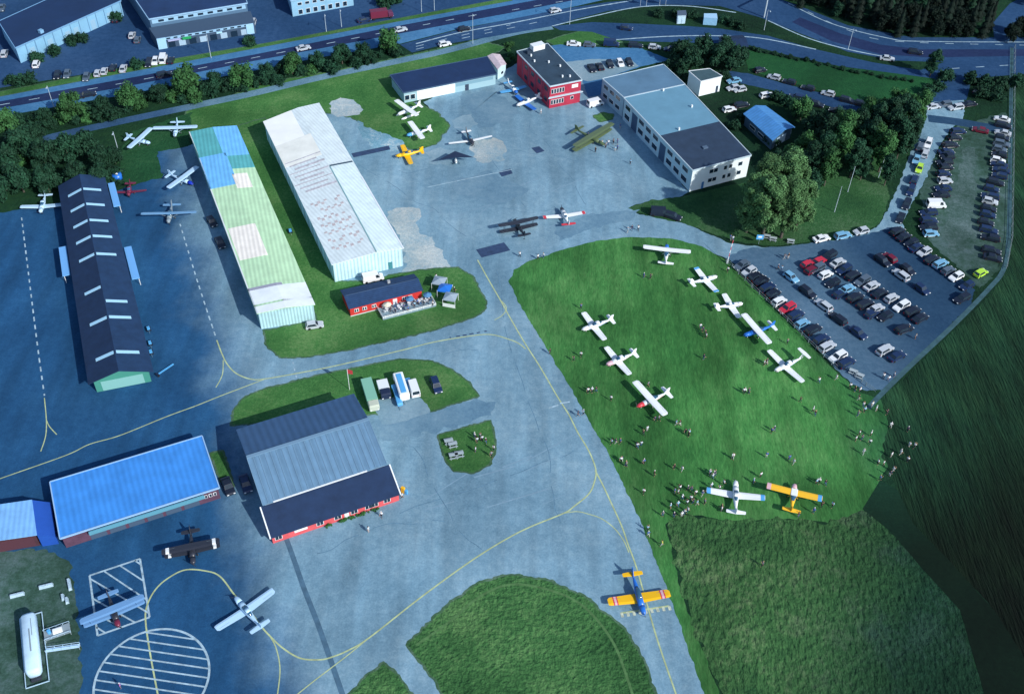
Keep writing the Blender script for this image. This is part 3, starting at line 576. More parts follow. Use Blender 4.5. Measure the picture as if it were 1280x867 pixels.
mb.build('wall', mat('wall_steel_blue', (.30, .42, .52), .6, noise_scale=.5, amt=.15), root, ro_)
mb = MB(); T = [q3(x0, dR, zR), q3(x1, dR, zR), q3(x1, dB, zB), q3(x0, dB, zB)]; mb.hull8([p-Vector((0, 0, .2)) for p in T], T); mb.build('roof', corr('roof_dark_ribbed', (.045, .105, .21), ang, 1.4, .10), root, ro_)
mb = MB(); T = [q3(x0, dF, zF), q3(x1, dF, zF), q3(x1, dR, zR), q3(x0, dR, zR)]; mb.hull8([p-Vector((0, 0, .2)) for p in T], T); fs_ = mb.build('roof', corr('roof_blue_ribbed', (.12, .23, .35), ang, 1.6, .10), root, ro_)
mb = MB()
nrib = 22
for i in range(nrib+1):
    x = x0+(x1-x0)*i/nrib; lift = Vector((0, 0, .09)); e_ = dx*.05
    T = [q3(x, dF, zF)-e_, q3(x, dF, zF)+e_, q3(x, dR, zR)+e_, q3(x, dR, zR)-e_]; mb.hull8([p+Vector((0, 0, .003)) for p in T], [p+lift for p in T])
mb.build('standing_seam', mat('seam_blue', (.16, .28, .40), .5), fs_, ro_)
mb = MB(); T = [q3(x0, dR-.35, zR-.02), q3(x1, dR-.35, zR-.02), q3(x1, dR+.35, zR-.02), q3(x0, dR+.35, zR-.02)]; mb.hull8(T, [p+Vector((0, 0, .14)) for p in T]); mb.build('ridge_cap', mat('ridge_grey', (.16, .28, .40), .6), fs_, ro_)
mb = MB(); T = [q3(x0+.08*Wd, dF-.15, zF-.1), q3(x0+.82*Wd, dF-.15, zF-.1), q3(x0+.82*Wd, dF+.1, zF-.1), q3(x0+.08*Wd, dF+.1, zF-.1)]; mb.hull8(T, [p+Vector((0, 0, .18)) for p in T]); mb.build('gutter', WFR, fs_, ro_)
zl1 = zF-.5
mb = MB(); T = [q3(-.3, -.3, zL), q3(Wd+.3, -.3, zL), q3(Wd+.3, dF+.15, zl1), q3(-.3, dF+.15, zl1)]; mb.hull8([p-Vector((0, 0, .15)) for p in T], T); lr = mb.build('lean_to_roof', mat('roof_tar', (.012, .032, .085), .8, noise_scale=.4, amt=.2), root, ro_)
for x in (-.3, Wd+.3):
    mb = MB(); T = [q3(x-.12, -.3, zL), q3(x+.12, -.3, zL), q3(x+.12, dF+.1, zl1), q3(x-.12, dF+.1, zl1)]; mb.hull8([p+Vector((0, 0, -.2)) for p in T], [p+Vector((0, 0, .08)) for p in T]); mb.build('verge_board', WFR, lr, ro_)
mb = MB()
mb.add([q3(0, 0, 0), q3(Wd, 0, 0), q3(Wd, 0, zL-.13), q3(0, 0, zL-.13)], [(0, 1, 2, 3)])
for x in (0, Wd): mb.add([q3(x, 0, 0), q3(x, dF+.2, 0), q3(x, dF+.2, zl1-.2), q3(x, 0, zL-.15)], [(0, 1, 2, 3)])
mb.build('lean_to_wall', mat('wall_coral_red', (.62, .10, .11), .7, noise_scale=1, amt=.15), root, ro_)
def bh(x0_, x1_, z0_, z1_, M, name, par=None, y=-.06):
    mb = MB(); mb.hull8([q3(x0_, y, z0_), q3(x1_, y, z0_), q3(x1_, .02, z0_), q3(x0_, .02, z0_)], [q3(x0_, y, z1_), q3(x1_, y, z1_), q3(x1_, .02, z1_), q3(x0_, .02, z1_)]); return mb.build(name, M, par or root, ro_)
for f0 in (.02, .34, .48, .61, .725, .775, .875):
    f_ = bh(f0*Wd, f0*Wd+1.4, .7, 1.75, WFR, 'window'); bh(f0*Wd+.1, f0*Wd+.66, .8, 1.65, GLASS, 'pane', f_, -.09); bh(f0*Wd+.74, f0*Wd+1.3, .8, 1.65, GLASS, 'pane', f_, -.09)
bh(.17*Wd, .27*Wd, 1.0, 1.7, WFR, 'sign_board')
bh(.56*Wd, .56*Wd+.9, .0, 1.8, mat('door_white', (.7, .72, .74), .5), 'door')
mb = MB()
for f0 in (.42, .54, .58, .63, .68, .72, .80):
    for k in range(14):
        p = q3(f0*Wd+random.uniform(-.7, .7), -random.uniform(.2, .7), random.uniform(.1, .6)); mb.box(p, (.25, .25, .2), random.random()*3)
tag(mb.build('flower_bed', mat('bed_green', (.03, .12, .03), .9, noise_scale=3, amt=.5)), 'row of low green plants along the red lean-to wall', 'plants', kind=None)
# red and blue banners on the north corner
mb = MB(); p = at(437, 487, 0); mb.cyl(p, p+Vector((0, 0, 6.2)), .06); pr = thing('flag_pole', p, 'short red flag post at the back corner of the ribbed hangar', 'flag pole'); mb.build('pole', WFR, pr, p)
mb = MB(); mb.hull8([p+Vector((.06, -.02, 4.9)), p+Vector((1.1, -.1, 4.8)), p+Vector((1.1, -.06, 4.8)), p+Vector((.06, .02, 4.9))], [p+Vector((.06, -.02, 6.1)), p+Vector((1.1, -.1, 5.9)), p+Vector((1.1, -.06, 5.9)), p+Vector((.06, .02, 6.1))]); mb.build('flag', mat('flag_red', (.5, .05, .06), .8), pr, p)

# red clubhouse
b = Bld('clubhouse', 'small red clubhouse with dark navy gable roof and sun terrace', 'house', [(425, 362.5), (517.5, 342), (529, 362.5), (436, 386)], 2.7)
ang = uangle(b.c[0], b.c[1]); b.walls(mat('wall_red_timber', (.55, .035, .03), .7, wave=(ang, .25, .12)), 'u', .9, over=.3); b.gable(mat('roof_navy_tile', (.018, .050, .125), .75, noise_scale=1, amt=.2, wave=(ang+R(90), .5, .1)), 'u', 1.0, .5)
b.panel(.02, .98, .49, .51, mat('ridge_slate', (.05, .09, .16), .7), 'ridge_cap', .1)
for t in (.06, .17, .30, .72, .80): b.window(2, 1-t-.06, 1-t, .95, 1.9, over=.3, panes=2)
b.door(2, .35, .41, 2.0, mat('door_white', (.7, .72, .74), .5), over=.3); b.window(1, .2, .4, .9, 1.9, over=.3); b.window(1, .6, .8, .9, 1.9, over=.3)
b.face(2, 0, 1, 0, .25, mat('plinth', (.55, .60, .62), .8), 'plinth', over=.3, out=.04)
b.lump(.62, .3, .6, .6, .8, mat('chimney_grey', (.35, .38, .4), .8), 'chimney')
dk = [at(472, 387), at(538, 371), at(545, 383), at(479, 400)]
root = thing('terrace', sum(dk, Vector())/4, 'raised wooden sun terrace with white fence in front of the red clubhouse', 'terrace'); o_ = root.location
mb = MB(); mb.prism(dk, .02, .45); mb.build('deck', mat('deck_wood', (.20, .30, .36), .8, noise_scale=1, amt=.2), root, o_)
for i in (0, 1, 2, 3):
    if i == 0: continue
    a_, b_ = dk[i], dk[(i+1) % 4]; d = (b_-a_).normalized(); n = Vector((-d.y, d.x, 0)); L_ = (b_-a_).length; mb = MB()
    for k in range(int(L_/1.5)+1): mb.box(a_+d*min(L_, k*1.5)+Vector((0, 0, .75)), (.1, .1, .75), uangle(a_, b_))
    for z in (.62, .82, 1.08): mb.box((a_+b_)/2+Vector((0, 0, z)), (L_, .05, .12), uangle(a_, b_))
    mb.build('railing', mat('rail_white', (.70, .76, .78), .6), root, o_)
for i, (x, y, hh_) in enumerate(((484, 388, 1), (499, 385, 0), (512, 381, 1), (524, 378, 0), (534, 376, 1))):
    p = at(x, y, .45); r2 = thing('terrace_table', p, None, 'table', 'tables on the terrace'); pend(r2, 'round white table with seats on the clubhouse terrace', x)
    mb = MB(); mb.cyl(p+Vector((0, 0, .70)), p+Vector((0, 0, .75)), .5, n=12); mb.build('table_top', WFR, r2, p); mb = MB(); mb.cyl(p, p+Vector((0, 0, .7)), .05); mb.cyl(p, p+Vector((0, 0, .04)), .3, n=10); mb.build('leg', WFR, r2, p)
    for k in range(3):
        a = k*2.1+i; q = p+Vector((math.cos(a)*.85, math.sin(a)*.85, 0)); mb = MB(); mb.box(q+Vector((0, 0, .45)), (.4, .4, .06), a); mb.box(q+Vector((math.cos(a)*.2, math.sin(a)*.2, .7)), (.05, .4, .5), a)
        for sx in (-.17, .17):
            for sy in (-.17, .17): mb.box(q+Vector((sx, sy, .22)), (.04, .04, .44))
        tag(mb.build('terrace_chair', mat('chair_blue', (.05, .12, .25), .6) if k % 2 else WFR, None), None, 'chair', 'chairs on the terrace')
        o2 = bpy.data.objects[-1] if False else C.objects[-1]; pend(o2, ('blue' if k % 2 else 'white')+' chair by a table on the clubhouse terrace', x+k*.3)
    if hh_:
        pu = p+Vector((.1, .1, 0)); r3 = thing('parasol', pu, None, 'parasol', 'parasols on the terrace'); pend(r3, 'cream and pale parasol over the clubhouse terrace', x)
        mb = MB(); mb.cyl(pu, pu+Vector((0, 0, 2.2)), .03); mb.build('pole', WFR, r3, pu); mb = MB(); mb.cyl(pu+Vector((0, 0, 1.8)), pu+Vector((0, 0, 2.3)), 1.0, .05, 8); mb.build('canopy', mat('parasol_cream', (.72, .68, .52), .8) if i == 0 else mat('parasol_blue', (.08, .22, .4), .8), r3, pu)

# north hangar with white door
b = Bld('north_hangar', 'long dark roofed hangar with one wide white door beside the grass', 'hangar', [(487.5, 94), (609, 71), (621, 92.5), (504, 116)], 3.6)
ang = uangle(b.c[0], b.c[1]); b.walls(mat('wall_pale_teal', (.32, .50, .56), .7), over=.3); b.flat(mat('roof_navy_felt', (.012, .034, .10), .75, noise_scale=.3, amt=.15), .25, mat('trim_dark', (.05, .10, .18), .7))
b.face(2, .45, .86, .1, 3.1, mat('door_bright_white', (.80, .86, .86), .5, wave=(ang, 1.0, .05)), 'sliding_door', over=.3)
b.face(2, .03, .44, 1.9, 2.9, mat('strip_blue', (.20, .36, .44), .5), 'window_strip', over=.3)
for t in (.88, .94): b.window(2, t, t+.05, .8, 2.4, over=.3, panes=1)
b.door(2, .30, .34, 2.0, mat('door_dark', (.04, .06, .1), .6), over=.3)
b = Bld('annex', 'little white cabin with pinkish roof at the end of the dark roofed hangar', 'cabin', [(609, 70), (625, 68), (633, 80), (622, 87)], 3.6)
b.walls(RUSTW, 'v', .6, over=.2); b.gable(mat('roof_pink_white', (.62, .52, .55), .7, noise_scale=1, amt=.2), 'v', .6, .4); b.window(2, .3, .6, 1, 2, over=.2); b.door(1, .4, .6, 2, mat('door_dark', (.04, .06, .1), .6), over=.2)

# red office block
b = Bld('red_office', 'two storey red office block with dark flat roof and white trim', 'office', [(646, 64.5), (684.5, 54.5), (727.5, 100), (687.5, 108)], 7.3)
redp = mat('wall_crimson_panel', (.42, .035, .07), .6, noise_scale=.6, amt=.15, wave=(uangle(b.c[0], b.c[1]), .35, .12)); b.walls(redp, over=.15); b.flat(mat('roof_slate', (.030, .060, .095), .85, noise_scale=.3, amt=.25), .3, mat('trim_pale', (.50, .62, .68), .5))
b.face(2, -.01, 1.01, 3.45, 3.75, mat('trim_pale', (.5, .6, .65), .5), 'string_course', over=.15, out=.5)
for z in (1.1, 4.6):
    for k in range(5): b.window(2, .95-k*.085-.075, .95-k*.085, z, z+1.5, over=.15)
b.window(2, .10, .30, 5.2, 6.3, over=.15, G=mat('sign_white', (.85, .78, .82), .5)); b.window(2, .22, .32, 1.6, 2.6, over=.15)
for k in range(5): b.face(3, .02+k*.2, .03+k*.2, .1, 6.9, mat('pilaster_grey_red', (.22, .10, .16), .6), 'pilaster', over=.15, out=.1)
for k in range(4):
    b.window(3, .07+k*.2, .16+k*.2, 4.6, 6.0, over=.15, M=mat('frame_red', (.2, .05, .08), .6)); b.window(3, .07+k*.2, .16+k*.2, 1.2, 2.6, over=.15, M=mat('frame_red', (.2, .05, .08), .6))
    b.window(1, .1+k*.2, .2+k*.2, 4.6, 6.0, over=.15)
for u, v in ((.2, .35), (.55, .45), (.75, .6), (.55, .85), (.75, .88), (.25, .2)): b.lump(u, v, .4, .4, .7, WFR, 'vent')
b.lump(.6, .06, 4, 2.2, 1.6, WFR, 'plant_room'); b.lump(.25, .12, 1.2, 1.0, 1.0, mat('unit_dark', (.03, .05, .08), .7), 'cooling_unit')
# grey hangar complex (three roofs)
hC = 6.8
b = Bld('grey_hangar', 'big three part hangar with grey, pale blue and dark flat roofs', 'hangar', [(780, 122.5), (856, 106), (939, 194), (866, 213)], hC)
wc = mat('wall_pale_blue_render', (.42, .60, .68), .7, noise_scale=.3, amt=.1)
b.walls(wc, over=.15); b.flat(mat('roof_pale_blue_grey', (.13, .29, .40), .7, noise_scale=.25, amt=.08), .35, mat('trim_pale', (.5, .6, .65), .5)); 
b.panel(.0, 1.0, .545, 1.0, mat('roof_dark_felt', (.026, .050, .092), .85, noise_scale=.3, amt=.2), 'dark_roof', .06)
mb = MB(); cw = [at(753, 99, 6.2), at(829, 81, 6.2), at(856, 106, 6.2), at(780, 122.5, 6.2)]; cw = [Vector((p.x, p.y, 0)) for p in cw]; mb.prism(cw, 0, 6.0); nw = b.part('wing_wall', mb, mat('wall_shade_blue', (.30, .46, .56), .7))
mb = MB(); g = sum(cw, Vector())/4; mb.prism([g+(p-g)*1.01 for p in cw], 6.0, 6.3); nr = b.part('wing_roof', mb, mat('roof_steel_grey', (.10, .20, .30), .6, noise_scale=.2, amt=.15))
for i in range(4):
    a_, b_ = cw[i], cw[(i+1) % 4]; b.bar(a_, b_, 6.1, 6.42, .2, mat('trim_pale', (.5, .6, .65), .5), 'roof_edge', nr)
def wquad(a_, b_, t0, t1, z0, z1, cen, M, name, par, out=.06):
    p, q = a_.lerp(b_, t0), a_.lerp(b_, t1); d = (q-p).normalized(); n = Vector((-d.y, d.x, 0)); n = n if n.dot(p-cen) > 0 else -n
    mb = MB(); mb.prism([p+n*out, q+n*out, q-n*.05, p-n*.05], z0, z1); return b.part(name, mb, M, par)
for t in (.1, .38, .66):
    for z in (1.2, 4.0):
        f_ = wquad(cw[3], cw[0], 1-t-.2, 1-t, z, z+1.3, g, WFR, 'window', nw); wquad(cw[3], cw[0], 1-t-.19, 1-t-.01, z+.1, z+1.2, g, GLASS, 'pane', f_, .09)
for k in range(9):
    t = .03+k*.105
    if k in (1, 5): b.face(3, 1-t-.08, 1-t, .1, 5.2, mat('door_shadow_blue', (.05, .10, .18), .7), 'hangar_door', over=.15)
    else: b.window(3, 1-t-.075, 1-t, 1.2, 2.8, over=.15); b.window(3, 1-t-.075, 1-t, 4.2, 5.6, over=.15)
b.face(2, 0, 1, .0, 6.5, mat('wall_white_render', (.72, .82, .86), .7, noise_scale=.4, amt=.06), 'front_wall', over=.15, out=.03)
for z in (1.4, 4.2):
    for t0, t1 in ((.55, .70), (.30, .36), (.39, .45), (.12, .2)): b.window(2, t0, t1, z, z+1.3, over=.15, panes=2 if t1-t0 > .1 else 1)
b.door(2, .76, .80, 2.1, mat('door_blue', (.05, .2, .45), .5), over=.1)
for u, v in ((.62, .02), (.8, .30), (.33, .53)): b.lump(u, v, .4, .4, .8, WFR, 'vent')
b.lump(.45, .8, 1.4, 1, .5, mat('unit_grey', (.08, .13, .2), .7), 'roof_hatch')
# white box store
b = Bld('white_store', 'tall white windowless store with small dark roof under the trees', 'store building', [(861, 89), (887, 86), (903, 95.5), (876, 102)], 5.0)
b.walls(mat('wall_bright_white', (.82, .90, .92), .6, noise_scale=.4, amt=.05), over=.1); b.flat(mat('roof_store_dark', (.05, .10, .12), .8, noise_scale=.5, amt=.2), .2, WFR); b.door(2, .1, .2, 2.1, mat('door_dark', (.04, .06, .1), .6), over=.1)
# blue gable house
b = Bld('blue_roof_house', 'small house with plain light blue gable roof among trees', 'house', [(929, 142), (957, 132), (994, 159), (966, 176)], 3.6)
b.walls(mat('wall_blue_dark', (.05, .10, .16), .7), 'v', 1.3, over=.6); b.gable(mat('roof_azure', (.07, .25, .55), .6, noise_scale=.5, amt=.15, wave=(uangle(b.c[0], b.c[1])+R(90), .9, .08)), 'v', 1.4, .5); b.face(2, .3, .75, .3, 2.8, mat('door_pale', (.5, .7, .85), .6), 'garage_door', over=.6); b.window(3, .3, .5, 1, 2, over=.6); b.window(3, .6, .8, 1, 2, over=.6)
b = Bld('dark_shed', 'low dark shed hidden behind the trees by the loop road', 'shed', [(898, 46), (928, 44), (936, 58), (904, 62)], 3.0)
b.walls(mat('wall_shed', (.10, .14, .20), .8), 'u', .8, over=.3); b.gable(mat('roof_navy', (.01, .03, .07), .7), 'u', .9); b.window(2, .05, .3, .8, 1.9, over=.3); b.door(2, .5, .65, 2, WFR, over=.3)
b = Bld('transformer_kiosk', 'little grey and white kiosk on the grass inside the loop road', 'kiosk', [(846.5, 13.5), (857.5, 13), (858.5, 18.5), (847, 19)], 3.2)
b.walls(mat('wall_kiosk', (.45, .62, .72), .7), over=.15); b.flat(mat('roof_kiosk', (.08, .12, .18), .8), .2); b.door(2, .1, .45, 2.1, mat('door_pale', (.5, .7, .85), .6), over=.15); b.door(2, .55, .9, 2.1, MATS['door_pale'], over=.15)
b = Bld('storage_container', 'pale blue storage container beside the loop road kiosk', 'container', [(880, 17), (896, 17), (897, 23), (880, 22)], 2.6)
b.walls(mat('container_paint', (.25, .50, .72), .6, wave=(0, .4, .15)), over=.02); b.flat(mat('container_top', (.35, .58, .78), .6), .12); b.face(1, .05, .95, .15, 2.4, mat('door_pale', (.5, .7, .85), .6), 'door', over=.02)

# far left warehouse
b = Bld('warehouse', 'large warehouse with navy flat roof and pale panelled wall', 'warehouse', [(-2, 27), (128, -32), (151, 1), (19, 60)], 5.2)
b.walls(mat('wall_warehouse_blue', (.20, .42, .60), .7, noise_scale=.2, amt=.1), over=.2); b.flat(mat('roof_warehouse', (.010, .034, .10), .8, noise_scale=.1, amt=.15), .3, mat('trim_blue_light', (.16, .34, .55), .5))
for k in range(12): b.face(2, .01+k*.082, .015+k*.082, .1, 4.9, mat('pilaster_blue', (.12, .26, .42), .7), 'pilaster', over=.2, out=.12)
for k in (1, 3, 5, 6, 8, 10): b.face(2, .03+k*.082, .075+k*.082, .1, 3.2, mat('roller_door', (.26, .44, .58), .6), 'roller_door', over=.2)
b.lump(.25, .9, 1.2, 1.2, 1.0, mat('vent_blue', (.2, .4, .6), .6), 'vent')
# shop building
b = Bld('shop_building', 'two storey shop building with ribbon windows and navy roof', 'shop building', [(152, -26), (290, -48), (309, 4), (186, 24)], 6.4)
b.walls(mat('wall_shop', (.08, .16, .26), .7), over=.2); b.flat(mat('roof_shop', (.014, .042, .12), .8, noise_scale=.15, amt=.2), .3, mat('trim_pale_blue', (.3, .5, .7), .6))
b.face(2, .02, .98, 4.6, 5.9, mat('band_pale_blue', (.28, .48, .66), .6), 'upper_band', over=.2, out=.1)
for k in range(9): b.face(2, .06+k*.10, .115+k*.10, 4.9, 5.6, GLASS, 'window', over=.2, out=.14)
mb = MB(); T = [b.P(-.02, 1.0, 0), b.P(1.02, 1.0, 0), b.P(1.02, 1.25, 0), b.P(-.02, 1.25, 0)]; mb.prism(T, 0, 3.6); b.part('shop_front', mb, mat('shop_front_dark', (.05, .09, .15), .7))
def shopf(t0, t1, z0, z1, M, name, out=.12, par=None):
    p, q = b.P(t0, 1.25, 0), b.P(t1, 1.25, 0); n = (b.P(0, 1.25, 0)-b.P(0, 1, 0)).normalized(); mb = MB(); mb.prism([p, q, q+n*out, p+n*out], z0, z1); return b.part(name, mb, M, par)
shopf(0, 1, 2.7, 3.5, MATS['band_pale_blue'], 'fascia')
for k in range(12): shopf(.08+k*.075, .12+k*.075, 2.85, 3.3, GLASS, 'window', .16)
shopf(-.02, .07, .1, 3.55, mat('panel_pale', (.35, .6, .8), .6), 'entrance_panel', .4); shopf(.24, .33, 2.0, 2.65, mat('sign_green', (.02, .32, .10), .6), 'sign_board', .5); shopf(.09, .22, 2.1, 2.6, mat('sign_mauve', (.36, .40, .62), .6), 'sign_board', .4); shopf(.60, .66, 2.0, 2.5, mat('sign_cyan', (.4, .68, .85), .6), 'sign_board', .3)
for k in range(8): shopf(.09+k*.11, .16+k*.11, .1, 1.9, mat('shop_window_frame', (.35, .5, .62), .6) if k % 2 else GLASS, 'shop_window', .1)
shopf(.92, 1.0, .1, 3.5, MATS['panel_pale'], 'entrance_panel', .3)
b = Bld('pale_store', 'pale walled store with dark openings at the top photo edge', 'store building', [(352, -32), (428, -52), (441, -13), (363, 1)], 5.6)
b.walls(mat('wall_pale_store', (.24, .46, .62), .7, noise_scale=.3, amt=.1), over=.15); b.flat(mat('roof_shop', (.014, .042, .12), .8), .3, MATS['trim_pale_blue'])
for k in range(7): b.window(2, .90-k*.12-.07, .90-k*.12, .4, 2.0, over=.15); b.window(2, .90-k*.12-.07, .90-k*.12, 3.4, 4.4, over=.15)

# ---------------------------------------------------------------- trees
TRUNK = mat('bark', (.09, .08, .065), .95, noise_scale=3, amt=.3)
def leafmat(name, col, amt=.45):
    M = mat(name, col, .75, noise_scale=.45, amt=amt, objrand=.22, detail=3, spec=.2)
    b_ = M.node_tree.nodes['Principled BSDF']
    return M
LG = leafmat('leaf_green', (.070, .160, .060), .55); LD = leafmat('leaf_dark', (.012, .050, .026)); LM = leafmat('leaf_mid', (.036, .115, .036), .5); LK = leafmat('needle_dark', (.004, .014, .009))
def crown_mesh(seed, rad, hgt, n, leaf, core=.78, kind='round'):
    rnd = random.Random(seed); mb = MB(); lumps = []
    nl = 0 if kind == 'conifer' else 18 if hgt < 6 else 34 if hgt < 12 else 60
    for i in range(nl):
        t = rnd.random(); z = hgt*(.08+.84*t); rr = rad*math.sqrt(max(.08, 1-((t-.42)/.62)**2)); a = rnd.uniform(0, 6.283); q = rr*rnd.uniform(.25, .88)
        lumps.append((Vector((math.cos(a)*q, math.sin(a)*q, z)), rad*(rnd.uniform(.24, .46) if hgt < 6 else rnd.uniform(.20, .36) if hgt < 12 else rnd.uniform(.15, .30))))
    vs = []; fs = []
    for i in range(n):
        if kind == 'conifer':
            t = rnd.random()**.8; z = hgt*(1-t)*1.0; layer = .75+.25*math.cos(z*3.2); rr = rad*t*layer*rnd.uniform(.55, 1.05); a = rnd.uniform(0, 6.283)
            p = Vector((math.cos(a)*rr, math.sin(a)*rr, z-rr*.25)); nrm = Vector((math.cos(a), math.sin(a), .9))
        else:
            c, r = lumps[rnd.randrange(nl)]; d = Vector((rnd.gauss(0, 1), rnd.gauss(0, 1), rnd.gauss(0, 1)*.85)).normalized(); p = c+d*r*rnd.uniform(.6, 1.3)
            nrm = d+Vector((rnd.gauss(0, .5), rnd.gauss(0, .5), rnd.gauss(0, .5)+.3))
        nrm.normalize(); x = nrm.orthogonal().normalized(); x = Matrix.Rotation(rnd.uniform(0, 6.28), 3, nrm) @ x; y = nrm.cross(x); s = leaf*rnd.uniform(.5, 1.25)
        o = len(vs); vs += [p-x*s*.5, p+y*s*.35, p+x*s*.5, p-y*s*.35]; fs.append((o, o+1, o+2, o+3))
    mb.add(vs, fs)
    if kind != 'conifer':
        for c, r in lumps: mb.ball(c, r*.6, 6)
    else: mb.cyl((0, 0, 0), (0, 0, hgt*.95), rad*.55, .02, 7)
    return mb.mesh('crown', LG, fix=False)
def trunk_mesh(seed, th, rad, hgt, r0):
    rnd = random.Random(seed); mb = MB(); top = Vector((0, 0, th+hgt*.55)); mb.cyl((0, 0, 0), (0, 0, th), r0, r0*.7, 8); mb.cyl((0, 0, th), top, r0*.7, r0*.2, 7)
    for k in range(6):
        a = k*1.05+rnd.random(); z0 = th*(.7+.08*k); mb.cyl((0, 0, z0), (math.cos(a)*rad*.6, math.sin(a)*rad*.6, z0+hgt*.3), r0*.4, r0*.08, 5)
    return mb.mesh('trunk', TRUNK)
TV = {}
for i in range(4): TV['round%d' % i] = (crown_mesh(20+i, 2.6, 4.8, 2600, .55), trunk_mesh(20+i, 1.4, 2.6, 4.8, .2), 1.2)
for i in range(3): TV['tall%d' % i] = (crown_mesh(40+i, 3.0, 10.5, 5200, .6), trunk_mesh(40+i, 3.0, 3.0, 10.5, .25), 2.2)
for i in range(2): TV['conifer%d' % i] = (crown_mesh(60+i, 2.3, 11, 3200, .6, kind='conifer'), trunk_mesh(60+i, 1.5, 1.2, 9, .2), 1.0)
for i in range(3): TV['bush%d' % i] = (crown_mesh(80+i, 1.7, 2.2, 1100, .45), trunk_mesh(80+i, .3, 1.2, 1.5, .08), .1)
for i in range(3): TV['big%d' % i] = (crown_mesh(90+i, 3.7, 13.0, 20000, .38), trunk_mesh(90+i, 4, 3.5, 12, .35), 2.0)
def tree(kind, px, py, scale, M, desc, name='tree', group=None, cat='tree', pz=0):
    c, t, lift = TV[kind]; p = at(px, py, 0)
    r = thing(name, p, None, cat, group, random.random()*6.28); r.scale = (scale,)*3; pend(r, desc, px)
    k = link('crown', c, r, (0, 0, lift)); k.material_slots[0].link = 'OBJECT'; k.material_slots[0].material = M
    link('trunk', t, r); return r
rd = lambda k, n: '%s%d' % (k, random.randrange(n))
# belt between highway and gravel path
def beltmid(x): return 168-x*.205 if x < 300 else 106.5-(x-300)*.215
for x, s in ((14, 1.2), (92, 1.35), (163, 1.2), (237, 1.5), (302, 1.3), (366, 1.15), (428, 1.1), (486, 1.3), (60, .9), (130, .95), (200, .9), (270, .9), (335, .85), (398, .9), (455, .9)):
    tree(rd('round', 4), x, beltmid(x)+random.uniform(-1, 4), s, LM if s > 1.1 else LD, ('bright' if s > 1.1 else 'dark')+' green round tree in the belt along the highway', group='trees in the highway belt')
for i in range(64):
    x = -12+i*8.1; 
    if x > 505: break
    tree(rd('bush', 3), x+random.uniform(-3, 3), beltmid(x)+random.uniform(-9, 10), random.uniform(.9, 1.5), LD if random.random() < .7 else LM, 'dense dark shrub in the belt along the highway', 'shrub', 'shrubs in the highway belt', 'shrub')
# wood at the left
for x, y, s in ((12, 215, 1.3), (35, 200, 1.5), (60, 212, 1.4), (88, 204, 1.3), (110, 196, 1.2), (130, 212, 1.1), (30, 240, 1.3), (62, 240, 1.2), (98, 232, 1.1), (128, 234, 1.0), (5, 248, 1.2), (-20, 225, 1.3), (145, 205, .8), (50, 178, .9), (20, 188, .9)):
    tree(rd('round', 4), x, y, s, LD, 'spreading dark tree in the grove left of the parked white planes', group='trees in the west grove')
for i in range(26): tree(rd('bush', 3), random.uniform(-5, 150), random.uniform(188, 242), random.uniform(.7, 1.2), LD if i % 2 else LM, 'low shrub in the grove left of the parked white planes', 'shrub', 'shrubs in the west grove', 'shrub')
# trees behind the white store
for x, y, s in ((848, 78, 1.25), (862, 88, 1.2), (878, 76, 1.35), (895, 84, 1.25), (913, 88, 1.3), (905, 70, 1.1), (924, 80, 1.0), (852, 92, .8)):
    tree(rd('round', 4), x, y, s, LD, 'dark broad tree behind the white store', group='trees behind the white store')
for x, y in ((845, 88), (852, 98), (836, 85), (904, 98), (845, 20), (866, 22), (905, 28), (915, 32), (925, 36), (822, 21)): tree(rd('bush', 3), x, y, 1.1, LD, 'small shrub near the loop road and white store', 'shrub', None, 'shrub')
# big sunlit willow group
for x, y, s, k in ((933, 290, 1.15, 0), (952, 299, 1.3, 1), (976, 297, 1.2, 2), (994, 287, 1.05, 0), (950, 272, 1.25, 2), (976, 268, 1.3, 1)):
    tree('big%d' % k, x, y, s, LG, 'tall sunlit leafy tree beside the access road', group='tall trees beside the access road')
# grove east
for x, y, s, k in ((985, 205, .7, 'round'), (1003, 196, .9, 'round'), (1022, 215, .75, 'tall'), (1045, 205, .8, 'tall'), (1062, 222, .75, 'tall'), (1078, 200, .85, 'tall'), (1098, 215, .8, 'tall'), (1110, 190, .85, 'tall'), (1128, 178, .8, 'tall'), (1142, 160, .75, 'tall'), (1118, 160, .7, 'tall'), (1090, 175, .75, 'tall'), (1065, 180, .7, 'tall'), (1040, 178, .6, 'tall'), (1015, 170, .9, 'round'), (1000, 150, .9, 'round'), (1100, 150, .9, 'round'), (975, 215, .8, 'round'), (1012, 240, .8, 'round'), (1030, 232, .7, 'tall'), (1052, 190, .8, 'tall'), (1075, 225, .6, 'tall'), (1088, 205, .8, 'tall'), (1105, 232, .6, 'tall'), (1120, 200, .75, 'tall'), (1133, 192, .65, 'tall'), (1104, 172, .8, 'tall'), (1078, 165, .7, 'tall'), (1050, 165, .9, 'round'), (1135, 148, .9, 'round'), (1028, 195, .8, 'tall'), (1010, 222, .7, 'tall'), (1120, 140, .9, 'round'), (990, 232, .9, 'round')):
    tree(rd(k, 3), x, y, s*1.3, LM if random.random() < .45 else LD, 'slender birch like tree in the grove east of the blue roofed house', group='trees in the east grove')
for x, y in ((970, 125), (985, 132), (1005, 140), (1030, 150), (1055, 158), (1080, 150), (965, 180), (925, 150), (918, 160), (1148, 128), (1160, 118), (1172, 112)): tree(rd('bush', 3), x, y, random.uniform(1.0, 1.6), LD, 'dark undergrowth shrub in the east grove', 'shrub', None, 'shrub')
tree('tall1', 1162, 96, .75, LD, 'lone slim tree standing at the road junction')
